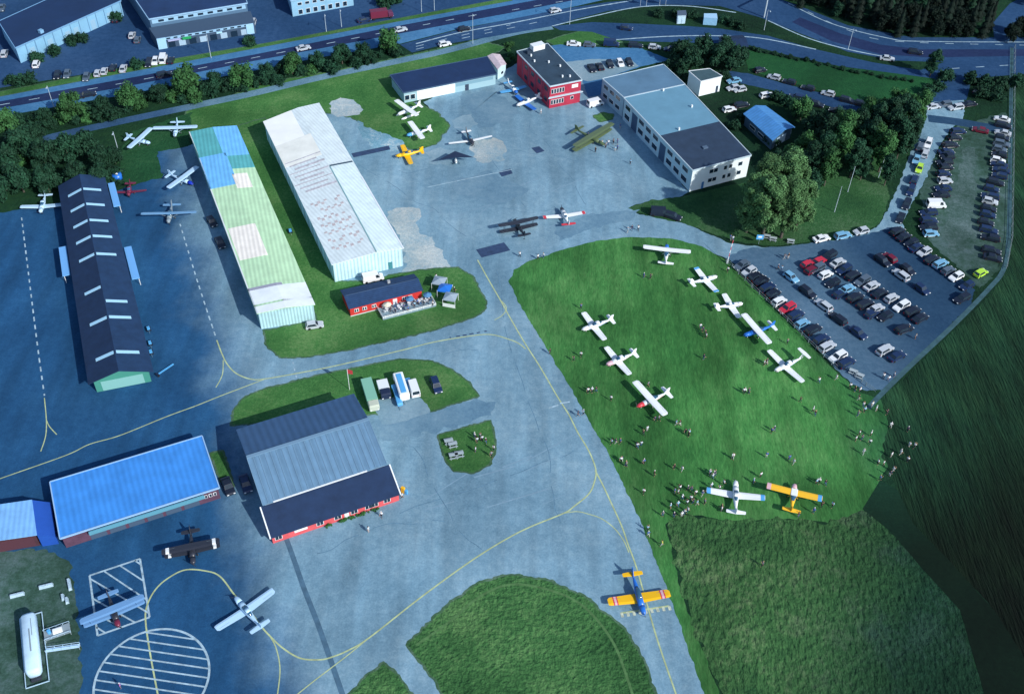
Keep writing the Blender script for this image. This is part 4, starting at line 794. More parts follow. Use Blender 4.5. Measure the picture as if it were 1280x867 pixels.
for x, y in ((1214, 104), (1232, 108), (1250, 110), (1268, 106), (1225, 120), (1245, 124), (1180, 100)): tree(rd('bush', 3), x, y, 1.5, LD, 'dark shrub beside the road junction', 'shrub', None, 'shrub')
# spruce wood
n_ = 0
for j in range(9):
    for i in range(16):
        x = 985+i*17+(j % 2)*8+random.uniform(-4, 4); y = 46-j*9+random.uniform(-2, 2)
        lim = 8+(x-985)*.28 if x < 1120 else 47
        if y > lim or x > 1242-max(0, 20-y)*.3: continue
        tree(rd('conifer', 2) if random.random() < .65 else rd('round', 4), x, y, random.uniform(.75, 1.15), LK if random.random() < .8 else LD, 'dark tree in the dense wood north of the highway curve', 'forest_tree', 'trees of the dense dark wood'); n_ += 1
for x, y in ((1272, 44), (1262, 52), (1284, 48), (1270, -8), (1285, 5)): tree(rd('round', 4), x, y, 1, LK, 'dark tree by the side road at the right photo edge', group='trees by the side road')
# car park trees of the business area
for x, y in ((15, 105), (26, 105), (39, 103), (68, 68), (48, 76), (92, 55), (103, 52), (172, 84), (244, 50), (313, 56), (145, 26), (482, 8), (492, 4)):
    tree('bush%d' % (int(x) % 3), x, y, 1.25 if x < 480 else 1.6, LD, 'small round dark tree in the business car park', 'parking_tree', 'small trees in the business car park')
for i in range(22): tree(rd('bush', 3), 940+i*9.5+random.uniform(-2, 2), 64+i*1.9+random.uniform(-1.5, 1.5), random.uniform(.35, .6), LD, 'low bush in the hedge line below the curved road', 'bush', 'bushes of the curved road hedge', 'bush')
for i in range(12): tree(rd('bush', 3), 632+random.uniform(0, 20), 62+random.uniform(-6, 20), random.uniform(.3, .6), LM, 'small green bush beside the red office block', 'bush', None, 'bush')

# ---------------------------------------------------------------- aircraft
def pmat(n, c): return mat('paint_'+n, c, .35, spec=.5)
PW = pmat('white', (.84, .88, .88)); PR = pmat('red', (.62, .05, .07)); PB = pmat('blue', (.02, .16, .60)); PY = pmat('yellow', (.90, .50, .01)); PYO = pmat('amber', (.92, .52, .03)); PN = pmat('navy', (.015, .025, .06)); PBL = pmat('sky', (.10, .40, .75)); PG = pmat('olive', (.11, .16, .075)); PGR = pmat('grey', (.25, .32, .36)); PS = pmat('silver_blue', (.16, .34, .60)); PDR = pmat('dark_red', (.16, .02, .05)); PDK = pmat('charcoal', (.03, .035, .05)); PP = pmat('pale_pink', (.72, .45, .50)); BLKR = mat('rubber', (.015, .015, .018), .9); PLEX = mat('canopy_glass', (.03, .10, .18), .1, spec=.8)
def wing_mesh(half, rc, tc, x_le, z, dih, sweep, y0=0, side=1, th=.14, tip=False, slope=0):
    mb = MB(); secs = []
    for k, t in enumerate((0, .5, .93, 1.0)):
        c = rc+(tc-rc)*t; 
        if t == 1.0: c *= .72
        y = (y0+(half-y0)*t)*side; xl = x_le-sweep*t-(0 if t < 1 else .12*c); zz = z+dih*t*half; tt = th*c/1.5*(1 if t < 1 else .4)
        secs.append([(xl, y, zz), (xl-.25*c, y, zz+tt*.6), (xl-c, y, zz+.01), (xl-.3*c, y, zz-tt*.35)])
    vs = [p for s in secs for p in s]; fs = [(0, 1, 2, 3), (12, 15, 14, 13)]
    for k in range(3):
        for i in range(4): fs.append((4*k+i, 4*k+(i+1) % 4, 4*k+4+(i+1) % 4, 4*k+4+i))
    return mb.add(vs, fs)
def aircraft(nose, tail, label, high=False, span=10.9, L=8.2, body=PW, wing=PW, tailc=None, cowl=None, bands=None, tipc=None, centre=None, floats=False, biplane=False, ttail=False, glider=False, name='light_aircraft', chord=1.6, root_only=False, rzoff=0, open_cockpit=False, group='light aircraft on the airfield', tipL=None, fin=None, wings=None):
    zc = 1.3; a, c = at(*nose, zc), at(*tail, zc); mid = (a+c)/2; ang = math.atan2(a.y-c.y, a.x-c.x)
    if wings:
        wa, wb = at(*wings[0], 2), at(*wings[1], 2); wd = wb-wa; per = Vector((-wd.y, wd.x, 0)); per = per if per.dot(a-c) > 0 else -per
        ang = math.atan2(per.y, per.x); mid = (wa+wb)/2-per.normalized()*L*.08
    z0 = .55 if not floats else 1.0
    lift = .02
    r = thing(name, (mid.x, mid.y, lift), label, 'aircraft', group, ang); tailc = tailc or wing; cowl = cowl or body
    n = L/2; w_ = .56 if not biplane else .5
    top = z0+1.35 if high else z0+1.0
    k = L/8.2
    secs = [(n*.98, .22, z0+.28, z0+.62), (n*.93, .42, z0+.12, z0+.80), (n*.62, w_, z0, z0+.92)]
    MB().loft([(n*.62, w_, z0, z0+.92), (n*.78, .50, z0+.05, z0+.9), (n*.93, .42, z0+.12, z0+.80), (n*.985, .20, z0+.3, z0+.6)]).build('cowling', cowl, r, None, True)
    hb = [(n*.62, w_, z0, z0+.92), (n*.40, w_+.03, z0-.02, z0+1.0), (n*.2, w_+.03, z0-.02, z0+1.02), (-n*.12, w_-.05, z0+.02, z0+1.0), (-n*.55, .26, z0+.35, z0+.92), (-n*.97, .07, z0+.62, z0+.86)]
    MB().loft(hb).build('fuselage', body, r, None, True)
    # cabin / canopy
    if high:
        cab = MB().loft([(n*.42, w_*.8, z0+.85, z0+1.02), (n*.27, w_*.97, z0+.8, top), (n*.0, w_*.95, z0+.8, top), (-n*.28, w_*.45, z0+.8, z0+1.02)], p=3.5); cab.build('cabin_glass', PLEX, r, None, True)
    elif not biplane:
        cab = MB().loft([(n*.36, w_*.6, z0+.86, z0+.98), (n*.22, w_*.82, z0+.8, z0+1.32), (-n*.02, w_*.8, z0+.8, z0+1.34), (-n*.25, w_*.4, z0+.8, z0+1.0)]); cab.build('canopy', PLEX, r, None, True)
        if not glider and not open_cockpit:
            MB().loft([(n*.14, w_*.78, z0+1.0, z0+1.375), (-n*.08, w_*.74, z0+1.0, z0+1.36)], p=3.5).build('cabin_roof', body, r, None, True)
    else:
        for x in (n*.12, -n*.12): MB().cyl((x, 0, z0+.9), (x, 0, z0+1.03), .3, .28, 10).build('cockpit', BLKR, r); MB().add([(x+.3, -.2, z0+1.0), (x+.3, .2, z0+1.0), (x+.2, .16, z0+1.3), (x+.2, -.16, z0+1.3)], [(0, 1, 2, 3)]).build('windscreen', PLEX, r)
    half = span/2; xle = n*.42; wz = top+.02 if high else z0+.12; tap = .98 if high else .8
    levels = [(wz, xle, half)] if not biplane else [(z0+.05, xle-.35, half*.96), (z0+1.75, xle, half)]
    for (z, xl, hf) in levels:
        for s in (-1, 1):
            y0 = 0 if z > z0+.5 else w_*.7
            wg = wing_mesh(hf, chord, chord*tap, xl, z, 0.02 if high else .06 if not biplane else .02, .0 if high else .12, y0, s); wo = wg.build('wing', wing, r, None, False)
            tc_ = (tipL if (s > 0 and tipL) else tipc)
            if tc_ or bands:
                def strip(t0, t1, M, nm):
                    mb = MB(); vs = []
                    dih = (0.02 if high or biplane else .06)
                    for t in (t0, t1):
                        y = (y0+(hf-y0)*t)*s; c_ = chord+(chord*tap-chord)*t; x_ = xl-(0 if high else .12)*t; zz = z+dih*t*hf; tt = .14*c_/1.5
                        e = .012; vs += [(x_+e, y, zz+e), (x_-.25*c_, y, zz+tt*.6+e+.004), (x_-c_-e, y, zz+.01+e), (x_-.3*c_, y, zz-tt*.35-e)]
                    mb.add(vs, [(0, 1, 5, 4), (1, 2, 6, 5), (2, 3, 7, 6), (3, 0, 4, 7), (0, 1, 2, 3), (4, 5, 6, 7)]); mb.build(nm, M, wo)
                if tc_: strip(.84, .985, tc_, 'wing_tip')
                if bands:
                    for t0, t1, M in bands: strip(t0, t1, M, 'wing_band')
            # aileron line
            ax0, ax1 = .55, .9; cz = chord*.74
            mb = MB(); ya, yb = (y0+(hf-y0)*ax0)*s, (y0+(hf-y0)*ax1)*s; dih = (0.02 if high or biplane else .06); c_ = chord*(1+(tap-1)*.7)
            za, zb = z+dih*ax0*hf+.055*chord, z+dih*ax1*hf+.055*chord
            mb.add([(xl-c_*.78, ya, za), (xl-c_*.80, ya, za), (xl-c_*.80-.08*0, yb, zb), (xl-c_*.78, yb, zb)], [(0, 1, 2, 3)]); mb.build('aileron_gap', PGR, wo)
    if centre: MB().loft([(xle+.05, .62, wz+.0, wz+.17), (xle-chord-.02, .62, wz+.0, wz+.16)], p=6).build('wing_centre', centre, r)
    if high and not glider:
        for s in (-1, 1): MB().cyl((n*.22, w_*s, z0+.12), (n*.22, half*.5*s, wz-.0), .045, n=6).build('strut', body, r)
    if biplane:
        for s in (-1, 1):
            for x in (xle-.5, xle-1.3): MB().cyl((x-.2, half*.72*s, z0+.1), (x, half*.72*s, z0+1.75), .045, n=6).build('strut', wing, r)
            MB().cyl((xle-.7, .3*s, z0+.9), (xle-.7, .5*s, z0+1.75), .04, n=6).build('strut', wing, r)
    # tail
    tz = z0+.78 if not ttail else z0+1.95; ts = span*.165 if not glider else 1.4; tx = -n*.74 if not ttail else -n*.86
    for s in (-1, 1): wing_mesh(ts, 1.05, .75, tx, tz, 0, .15, 0, s, .1).build('tailplane', tailc, r)
    mb = MB(); T = [(-n*.66, z0+.86), (-n*.98, z0+.82), (-n*1.02, z0+2.0), (-n*.88, z0+2.0)]
    mb.add([(x, .05, z) for x, z in T]+[(x, -.05, z) for x, z in T], [(0, 1, 2, 3), (7, 6, 5, 4), (0, 4, 5, 1), (1, 5, 6, 2), (2, 6, 7, 3), (3, 7, 4, 0)]); mb.build('fin', fin or body, r)
    # propeller
    mb = MB(); mb.cyl((n*.98, 0, z0+.45), (n*1.04, 0, z0+.45), .14, .04, 8); sp = mb.build('spinner', cowl, r, None, True)
    mb = MB(); ang2 = random.random()*3
    for s in (-1, 1):
        d = Vector((0, math.cos(ang2)*s, math.sin(ang2)*s)); c_ = Vector((n*1.0, 0, z0+.45)); e = Vector((0, -d.z, d.y))*.07
        mb.hull8([c_+d*.1-e, c_+d*.1+e, c_+d*.92+e*.6, c_+d*.92-e*.6], [c_+d*.1-e+Vector((.03, 0, 0)), c_+d*.1+e+Vector((.03, 0, 0)), c_+d*.92+e*.6+Vector((.03, 0, 0)), c_+d*.92-e*.6+Vector((.03, 0, 0))])
    mb.build('propeller', PDK, r)
    if floats:
        for s in (-1, 1):
            MB().loft([(n*.95, .1, .25, .45), (n*.75, .33, .02, .55), (0, .36, 0, .58), (-n*.5, .2, .15, .55), (-n*.72, .05, .35, .5)]).build('float', body, r, None, True).location = (0, 1.25*s, 0)
            for x in (n*.35, -n*.1): MB().cyl((x, .4*s, z0+.1), (x, 1.25*s, .5), .05, n=6).build('float_strut', PGR, r)
    else:
        pts = [(n*.2, 1.15), (n*.2, -1.15), (n*.74, 0)] if not biplane else [(n*.35, .8), (n*.35, -.8), (-n*.9, 0)]
        for x, y in pts:
            rr = .2 if x > -n*.5 else .1
            wl = MB().cyl((x, y-.08, rr), (x, y+.08, rr), rr, n=12).build('wheel', BLKR, r); MB().cyl((x, y-.09, rr), (x, y+.09, rr), rr*.45, n=8).build('rim', PW, wl)
            MB().cyl((x, y, rr), (x, y*.45, z0+.15 if x > -n*.5 else z0+.65), .04, n=6).build('gear_leg', body, r)
    # fuselage flash
    if body is PW and not glider:
        col = cowl if cowl is not PW else (tipc or PB)
        for s in (-1, 1):
            mb = MB(); vs = []
            for x, hw, zl, zh in hb[:5]: vs += [(x, (hw+.012)*s, (zl+zh)/2+.05), (x, (hw+.012)*s, (zl+zh)/2-.06)]
            mb.add(vs, [(2*i, 2*i+1, 2*i+3, 2*i+2) for i in range(4)]); mb.build('side_stripe', col, r)
    return r
A = aircraft
A((494, 145), (529, 131), 'white high wing float plane on the grass below the dark roofed hangar', True, 10.5, 7.8, floats=True, tipc=None)
A((509, 168), (538, 161), 'white high wing plane with blue marks between float plane and yellow plane', True, 9.6, 7.2, cowl=PBL)
A((494, 194), (530, 188), 'yellow low wing plane with white canopy near the patched concrete', False, 9.6, 7.6, body=PY, wing=PY)
A((590, 180), (585, 158), 'dark bodied motor glider with long slender white wings', False, 12.5, 6.6, body=PDK, wing=PW, chord=.95, glider=True, group=None, wings=((564, 174), (611, 166)))
A((649, 118), (632, 100), 'blue and white plane beside the red office block wall', False, 8.5, 6.5, body=PW, wing=PBL, cowl=PB)
A((645, 131), (676, 120), 'white plane with dark blue wings in the shade of the red office block', False, 9.5, 8.2, wing=PB, tailc=PW)
A((701, 257), (712, 283), 'white trainer plane with red wing tips, red tail and black nose', False, 11.0, 7.8, cowl=PDK, tipc=PR, tailc=PR, bands=None)
A((641, 270), (658, 298), 'dark biplane silhouette left of the red tipped trainer plane', False, 10.5, 7.5, body=PDK, wing=PDK, biplane=True)
A((834, 304), (832, 331), 'white high wing plane with blue body marks at the top of the lawn', True, 11.5, 8.0, cowl=PB)
A((897, 344), (862, 354), 'white low wing plane second from top along the car park fence', False, 9.6, 7.4, tipc=PBL)
A((928, 378), (895, 384), 'small white low wing plane third from top along the car park fence', False, 8.6, 6.8)
A((930, 418), (968, 406), 'blue high wing plane with white wing along the car park fence', True, 10.6, 8.0, body=PB, cowl=PB)
A((969, 462), (1004, 446), 'white twin tone low wing plane nearest the end of the car park fence', False, 11.2, 8.0, ttail=True)
A((727, 411), (767, 398), 'white low wing plane with pale blue nose in the left lawn row', False, 10.0, 7.9, cowl=PW, tipc=None, name='light_aircraft')
A((757, 455), (796, 440), 'white low wing plane with pinkish nose in the left lawn row', False, 9.6, 7.6, cowl=PP)
A((796, 507), (837, 489), 'white high wing plane with red nose in the left lawn row', True, 11.0, 8.2, cowl=PR)
A((920, 600), (920, 642), 'white low wing plane with blue wing tips next to the crowd', False, 11.2, 8.4, tipc=PBL, chord=1.75)
A((994, 603), (989, 640), 'amber high wing plane with white centre section beside the crowd', True, 10.6, 7.2, body=PYO, wing=PYO, cowl=PP, centre=PW, tipL=PP, tipc=PBL)
A((805, 765), (790, 715), 'blue plane with yellow wings and red white bands on the taxiway', False, 11.3, 8.8, body=PB, wing=PY, cowl=PB, bands=[(.66, .70, PR), (.70, .78, PP), (.78, .82, PR)], chord=2.0, open_cockpit=True)
A((294, 745), (327, 785), 'pale low wing plane standing alone on the yellow taxi curve', False, 11.6, 8.6, wing=pmat('pale_blue', (.45, .68, .88)), body=pmat('pale_blue', (.4, .6, .8)), chord=1.7)
A((241, 703), (238, 662), 'dark biplane with white wing marks parked right of the hatched square', False, 10.2, 7.6, body=PDK, wing=PDK, biplane=True, bands=[(.74, .86, PW)])
A((147, 780), (135, 742), 'silver blue biplane with red nose on the hatched square', False, 10.8, 7.4, body=PDK, wing=PS, biplane=True, cowl=PDR, tailc=PS)
A((188, 178), (158, 171), 'white high wing plane left of its twin behind the patchwork hangar', True, 10.6, 7.2, body=pmat('pale_blue', (.5, .7, .85)), wing=PBL if False else pmat('pale_blue2', (.50, .72, .90)))
A((217, 173), (223, 148), 'white high wing plane touching the back corner of the patchwork hangar', True, 12.0, 7.0, body=pmat('pale_blue2', (.5, .72, .9)), wing=pmat('pale_blue2', (.5, .72, .9)))
A((247, 231), (205, 215), 'pale high wing plane with deep blue nose between the west hangars', True, 11.2, 8.2, cowl=pmat('deep_blue', (.01, .04, .5)), body=pmat('pale_blue2', (.5, .72, .9)), wing=pmat('pale_blue2', (.5, .72, .9)))
A((209, 280), (216, 252), 'grey slender winged plane at the top of the dashed line', True, 13.5, 7.4, body=PGR, wing=pmat('mid_blue', (.16, .34, .55)), chord=1.0)
A((160, 243), (163, 229), 'small dark red plane by the top canopy of the navy roofed hangar', False, 8.6, 5.0, body=PDR, wing=PDR, chord=1.0)
A((49, 267), (58, 240), 'pale low wing plane left of the navy roofed hangar', False, 10.8, 7.4, body=pmat('pale_blue2', (.5, .72, .9)), wing=pmat('pale_blue2', (.5, .72, .9)))
# large olive biplane in front of the grey hangar
A((757, 186), (728, 154), 'large olive green biplane with long wing in front of the grey hangar', False, 16.5, 11.0, body=PG, wing=PG, biplane=True, chord=2.2, wings=((711, 187), (769, 152)))
# microlight with dark delta wing
p = at(570, 204); r = thing('microlight', p, 'small microlight with dark triangular wing below the motor glider', 'microlight', None, R(100))
MB().add([(2.2, 0, 2.4), (-1.2, 4.6, 2.3), (-.9, 0, 2.5), (-1.2, -4.6, 2.3), (2.2, 0, 2.33), (-1.2, 4.6, 2.23), (-.9, 0, 2.43), (-1.2, -4.6, 2.23)], [(0, 1, 2), (0, 2, 3), (6, 5, 4), (7, 6, 4), (1, 5, 6, 2), (2, 6, 7, 3), (0, 4, 5, 1), (3, 7, 4, 0)]).build('delta_wing', PN, r)
MB().cyl((.2, 0, .4), (0, 0, 2.4), .05).build('mast', PW, r); MB().loft([(1.4, .1, .3, .5), (.9, .35, .2, .8), (-.2, .35, .2, .8), (-.7, .15, .3, .7)]).build('pod', PW, r, None, True)
for x, y in ((1.1, 0), (-.4, .8), (-.4, -.8)): MB().cyl((x, y-.05, .2), (x, y+.05, .2), .2).build('wheel', BLKR, r)
MB().box((-.8, 0, .9), (.05, 1.4, .12)).build('propeller', PDK, r)

# ---------------------------------------------------------------- cars
def glass(): return mat('car_glass', (.02, .035, .05), .12, spec=.7)
def car_proto(kind):
    L_, W_, hh_ = dict(hatch=(4.0, 1.75, 1.45), saloon=(4.5, 1.8, 1.42), estate=(4.6, 1.8, 1.5), van=(5.0, 1.95, 2.1))[kind]
    r = thing('parked_car' if kind != 'van' else 'parked_van', (0, 0, 0)); h = L_/2; bz = .28; bt = .88 if kind != 'van' else 1.05
    mb = MB(); prof = [(-h, bz+.08), (-h+.06, bt-.05), (-h+.35, bt), (h-1.05, bt), (h-.25, bt-.14), (h, bt-.32), (h, bz+.05), (h-.15, bz), (-h+.15, bz)]
    n = len(prof); ws = [W_/2*(.92 if (i in (0, 5, 6)) else .97 if i in (1, 4) else 1) for i in range(n)]
    vs = [(x, w2, z) for (x, z), w2 in zip(prof, ws)]+[(x, -w2, z) for (x, z), w2 in zip(prof, ws)]
    mb.add(vs, [list(range(n)), list(range(2*n-1, n-1, -1))]+[(i, (i+1) % n, n+(i+1) % n, n+i) for i in range(n)])
    cab = dict(hatch=(h-1.15, h-1.75, -h+.45, -h+.12), saloon=(h-1.25, h-1.95, -h+1.2, -h+.65), estate=(h-1.25, h-1.9, -h+.4, -h+.12), van=(h-.75, h-1.25, -h+.12, -h+.05))[kind]
    a, b_, c, d = cab; wb, wt = W_/2*.94, W_/2*.76 if kind != 'van' else W_/2*.88
    B_ = [(d, -wb, bt-.02), (a, -wb, bt-.02), (a, wb, bt-.02), (d, wb, bt-.02)]; T_ = [(c, -wt, hh_), (b_, -wt, hh_), (b_, wt, hh_), (c, wt, hh_)]
    mb.hull8(B_, T_); body = mb.build('body', mat('car_paint_silver', (.5, .55, .6), .3, spec=.6), r)
    V = lambda p: Vector(p)
    def gq(p0, p1, p2, p3, ins, name, nv):       # inset quad on a cabin face, 12 mm proud
        q = [V(p0), V(p1), V(p2), V(p3)]; g_ = sum(q, Vector())/4; q = [g_+(x-g_)*ins+Vector(nv)*.012 for x in q]; MB().add(q, [(0, 1, 2, 3)]).build(name, glass(), r)
    gq(B_[1], B_[2], T_[2], T_[1], .88, 'windscreen', (1, 0, .5)); gq(B_[0], B_[3], T_[3], T_[0], .84, 'rear_window', (-1, 0, .4))
    for s, (i, j) in ((-1, (0, 1)), (1, (3, 2))):
        if kind == 'van':
            p0 = V(B_[j]).lerp(V(B_[i]), .0); p1 = V(B_[j]).lerp(V(B_[i]), .28); p2 = V(T_[j]).lerp(V(T_[i]), .22); p3 = V(T_[j]); gq(p1, p0, p3, p2, .8, 'side_window', (0, s, .2))
        else: gq(B_[i], B_[j], T_[j], T_[i], .86, 'side_window', (0, s, .4))
    for x in (h-.8, -h+.8):
        for s in (-1, 1):
            MB().cyl((x, s*(W_/2-.2), .31), (x, s*(W_/2+.015), .31), .31, n=10).build('wheel', BLKR, r)
    for s in (-1, 1): MB().box((h-.05, s*W_*.34, bt-.32), (.16, .36, .14)).build('headlight', mat('lamp_glass', (.8, .85, .85), .2), r); MB().box((-h+.03, s*W_*.38, bt-.22), (.12, .26, .16)).build('tail_light', mat('tail_red', (.3, .01, .01), .4), r)
    remember(r); return r
PROTO = {k: car_proto(k) for k in ('hatch', 'saloon', 'estate', 'van')}
KN = dict(hatch='hatchback', saloon='saloon', estate='estate car', van='van')
CC = dict(w=('white', (.80, .84, .86)), s=('silver', (.42, .52, .60)), k=('black', (.012, .018, .035)), d=('dark blue', (.012, .03, .09)), g=('grey', (.09, .13, .18)), r=('red', (.55, .03, .06)), b=('light blue', (.18, .42, .62)), y=('lime green', (.45, .75, .06)), m=('maroon', (.16, .01, .03)))
used = {k: False for k in PROTO}
def car(px, py, d, col, where, kind=None, group=None):
    kind = kind or random.choice(['hatch', 'saloon', 'estate', 'hatch', 'estate'])
    p = at(px, py, .6); q = at(px+d[0], py+d[1], .6); a = math.atan2(q.y-p.y, q.x-p.x)
    pr = PROTO[kind]; loc = (p.x, p.y, .014)
    if not used[kind]: used[kind] = True; o = pr; o.location = loc; o.rotation_euler = (0, 0, a)
    else: o = copy_tree(pr, None, loc, a)
    bd = [c for c in o.children if c.name.startswith('body')][0]
    M = mat('car_paint_'+CC[col][0].replace(' ', '_'), CC[col][1], .3, spec=.6); bd.material_slots[0].link = 'OBJECT'; bd.material_slots[0].material = M
    o['category'] = 'van' if kind == 'van' else 'car'; o['group'] = group or 'cars '+where
    pend(o, CC[col][0]+' '+KN[kind]+' '+where, px); return o
def row(pts, d, where, kinds=None):
    for x, y, c in pts: car(x+random.uniform(-.6, .6), y+random.uniform(-.5, .5), d if random.random() < .6 else (-d[0], -d[1]), c, where)
row([(927, 331, 'g'), (936, 339, 's'), (944, 345, 'k'), (951, 351, 'k'), (959, 359, 'd'), (967, 367, 'k'), (973.5, 376, 'w'), (984, 385, 'r'), (994, 394, 'd'), (1003, 404, 'b'), (1016, 412, 'k'), (1026, 424, 'd'), (1034, 433, 's'), (1048, 445, 'w'), (1058, 453, 'd')], (16, -9), 'in the row along the lawn fence')
row([(989, 346, 'b'), (1009, 365, 'k'), (1029, 381, 's'), (1047, 398, 'k'), (1072, 416, 'd')], (16, 12), 'in the single queue down the car park')
row([(1010, 330, 'r'), (1022, 335, 'g'), (1032, 343, 'w'), (1041, 353, 'k'), (1059, 361, 'b'), (1069, 372, 'k'), (1081, 380, 'k'), (1095, 386, 's'), (1107, 395, 'k'), (1050, 367, 'd'), (1016, 337, 'm'), (1090, 392, 'd')], (16, -8), 'in the lower line of the double row')
row([(1023, 326, 'r'), (1036, 319, 'k'), (1047, 328, 's'), (1055, 337, 'd'), (1066, 344, 'k'), (1078, 351, 'g'), (1089, 357, 's'), (1099, 366, 'k'), (1115, 372, 's'), (1127, 382, 'w'), (1141, 389, 'k'), (1150, 397, 'k')], (16, -9), 'in the upper line of the double row')
row([(1103, 326, 'k'), (1112, 322, 'm'), (1126, 343, 's'), (1134, 337, 'k'), (1152, 361, 'd')], (16, 12), 'in the short right hand queue')
row([(1122, 289, 'k'), (1130, 296, 'k'), (1139, 303, 'k'), (1146, 309, 'd'), (1156, 315, 's'), (1165, 324, 'k'), (1175, 330, 'b'), (1185, 338, 'g'), (1195, 346, 'w'), (1208, 357, 'd'), (1203, 373, 'k')], (16, -8), 'along the upper right edge of the car park')
row([(1161, 179, 'w'), (1157, 192, 's'), (1149, 211, 'y')], (5, -14), 'beside the track north of the car park')
row([(1146, 199, 'b'), (1143, 224, 'd'), (1139, 238, 'd'), (1133, 255, 'k'), (1126, 272, 'k'), (1151, 183, 'g')], (6, -14), 'beside the track north of the car park')
row([(1194, 172, 'k'), (1197, 164, 'd'), (1188, 181, 'k'), (1183, 190, 'd'), (1184, 196, 'k'), (1180, 203, 'k'), (1182, 209, 'k'), (1180, 217, 'd'), (1181, 226, 's'), (1179, 235, 'd'), (1177, 244, 'k'), (1161, 266, 'd'), (1161, 275, 'd'), (1160, 284, 'k'), (1163, 292, 'b')], (18, -1), 'in the left line of the grass car park')
car(1170, 256, (18, 0), 'w', 'in the left line of the grass car park', 'van')
row([(1253, 149, 'w'), (1254, 166, 's'), (1252, 179, 'g'), (1250, 186, 'g'), (1247, 200, 'w'), (1251, 213, 'd'), (1249, 220, 'd'), (1239, 236, 'd'), (1238, 245, 'd'), (1237, 252, 's'), (1233, 278, 'k'), (1239, 313, 'k'), (1226, 163, 'm'), (1254, 157, 'k'), (1253, 172, 'k'), (1249, 193, 'k'), (1249, 206, 'd'), (1244, 228, 'k'), (1236, 260, 'k'), (1235, 268, 'd'), (1236, 288, 'd'), (1238, 297, 'k'), (1241, 322, 'k')], (18, 4), 'in the right line of the grass car park')
car(1226, 341, (14, -8), 'y', 'standing alone on grass right of the car park', 'hatch')
car(1130, 411, (16, -6), 'k', 'standing alone low in the car park', 'estate'); car(1106, 437, (16, -9), 's', 'low in the car park near the field edge', 'estate'); car(1121, 445, (16, -8), 'd', 'low in the car park near the field edge', 'saloon')
row([(1027, 298, 'w'), (1053, 294, 'b'), (1076, 289, 's')], (16, -4), 'on the road verge right of the tall trees')
row([(967, 96, 's'), (986, 102, 'k'), (1010, 110, 'k'), (1035, 117, 's'), (1059, 125, 'k'), (1076, 129, 'k')], (16, 4), 'in the far line of the upper lot')
row([(996, 122, 'd'), (1020, 130, 'k'), (1046, 138, 'k'), (1066, 145, 'k')], (16, 4), 'in the near line of the upper lot')
row([(1102, 135, 'w'), (958, 119, 'w'), (918, 101, 'b'), (916, 110, 's'), (925, 112, 's'), (912, 137, 'w'), (927, 131, 'k'), (950, 88, 'k')], (16, -3), 'around the white store and upper lot')
row([(1166, 133, 's'), (1180, 131, 'g'), (1195, 134, 's'), (1212, 130, 'k'), (1226, 116, 'k')], (15, -2), 'parked below the road junction')
row([(717, 55, 'w'), (737, 56, 'g'), (794, 57, 'k'), (818, 59, 's'), (838, 62, 'd')], (16, 1), 'along the verge behind the red office'); car(764, 55, (16, 1), 'd', 'along the verge behind the red office', 'van')
row([(740, 85, 'k'), (750, 83, 'k'), (762, 80, 'k'), (775, 79, 'w'), (787, 78, 'k')], (7, 12), 'in the courtyard of the red office')
car(744, 129.5, (12, -3), 'w', 'between red office and grey hangar', 'van')
for x, y, c, k in ((379, 60, 's', 'saloon'), (455, 25, 'd', 'saloon'), (500, 37, 's', 'saloon'), (580, 36, 'k', 'hatch'), (556, 55, 'w', 'hatch'), (694, 13, 's', 'hatch'), (205, 93, 'k', 'estate'), (1144, 65, 'k', 'estate'), (1109, 73, 's', 'saloon'), (783, 35, 'd', 'hatch'), (110, 118, 'k', 'saloon')): car(x, y, (16, -3.3 if x < 700 else 2), c, 'driving on the highway', k)
row([(72, 94, 'k'), (84, 93, 'g'), (108, 97, 'g'), (122, 91, 's'), (130, 89, 's'), (141, 85, 'k'), (154, 86, 's'), (186, 79, 'k'), (194, 77, 'w'), (213, 76, 'k'), (45, 80, 'w'), (5, 67, 's'), (145, 24, 'k')], (4, -12), 'in the business car park'); car(204, 74, (3, -12), 'w', 'in the business car park', 'van')
row([(165, 44, 's'), (172, 50, 'g'), (254, 42, 's'), (262, 41, 'w'), (270, 39, 'g'), (280, 37, 's'), (292, 34, 'w'), (304, 32, 'k'), (316, 29, 's'), (2, 10, 'g')], (3, -10), 'in front of the shop building')
car(285, 607, (8, 20), 'k', 'between the blue roof and the ribbed hangar', 'saloon'); car(307, 604, (6, 18), 'd', 'in the shadow of the ribbed hangar', 'saloon')
car(545, 481, (8, 20), 'd', 'on the grass right of the parked vans', 'estate'); car(393, 406, (20, -3), 's', 'on the grass by the patchwork hangar end', 'hatch')
car(825, 266, (18, 1), 'k', 'on the road verge in front of the tall trees', 'van'); car(841, 270, (16, 5), 'k', 'on the road verge in front of the tall trees', 'estate')
car(265, 277, (8, 12), 'k', 'against the patchwork hangar west wall', 'hatch'); car(275, 303, (6, 12), 'k', 'against the patchwork hangar west wall', 'saloon')
car(466, 347.5, (20, -4), 'w', 'behind the red clubhouse roof', 'van'); car(517, 485, (-6, -18), 'w', 'at the right end of the vans by the ribbed hangar', 'van')
car(131, 222, (4, 12), 'd', 'at the top corner of the navy roofed hangar', 'hatch') if False else None
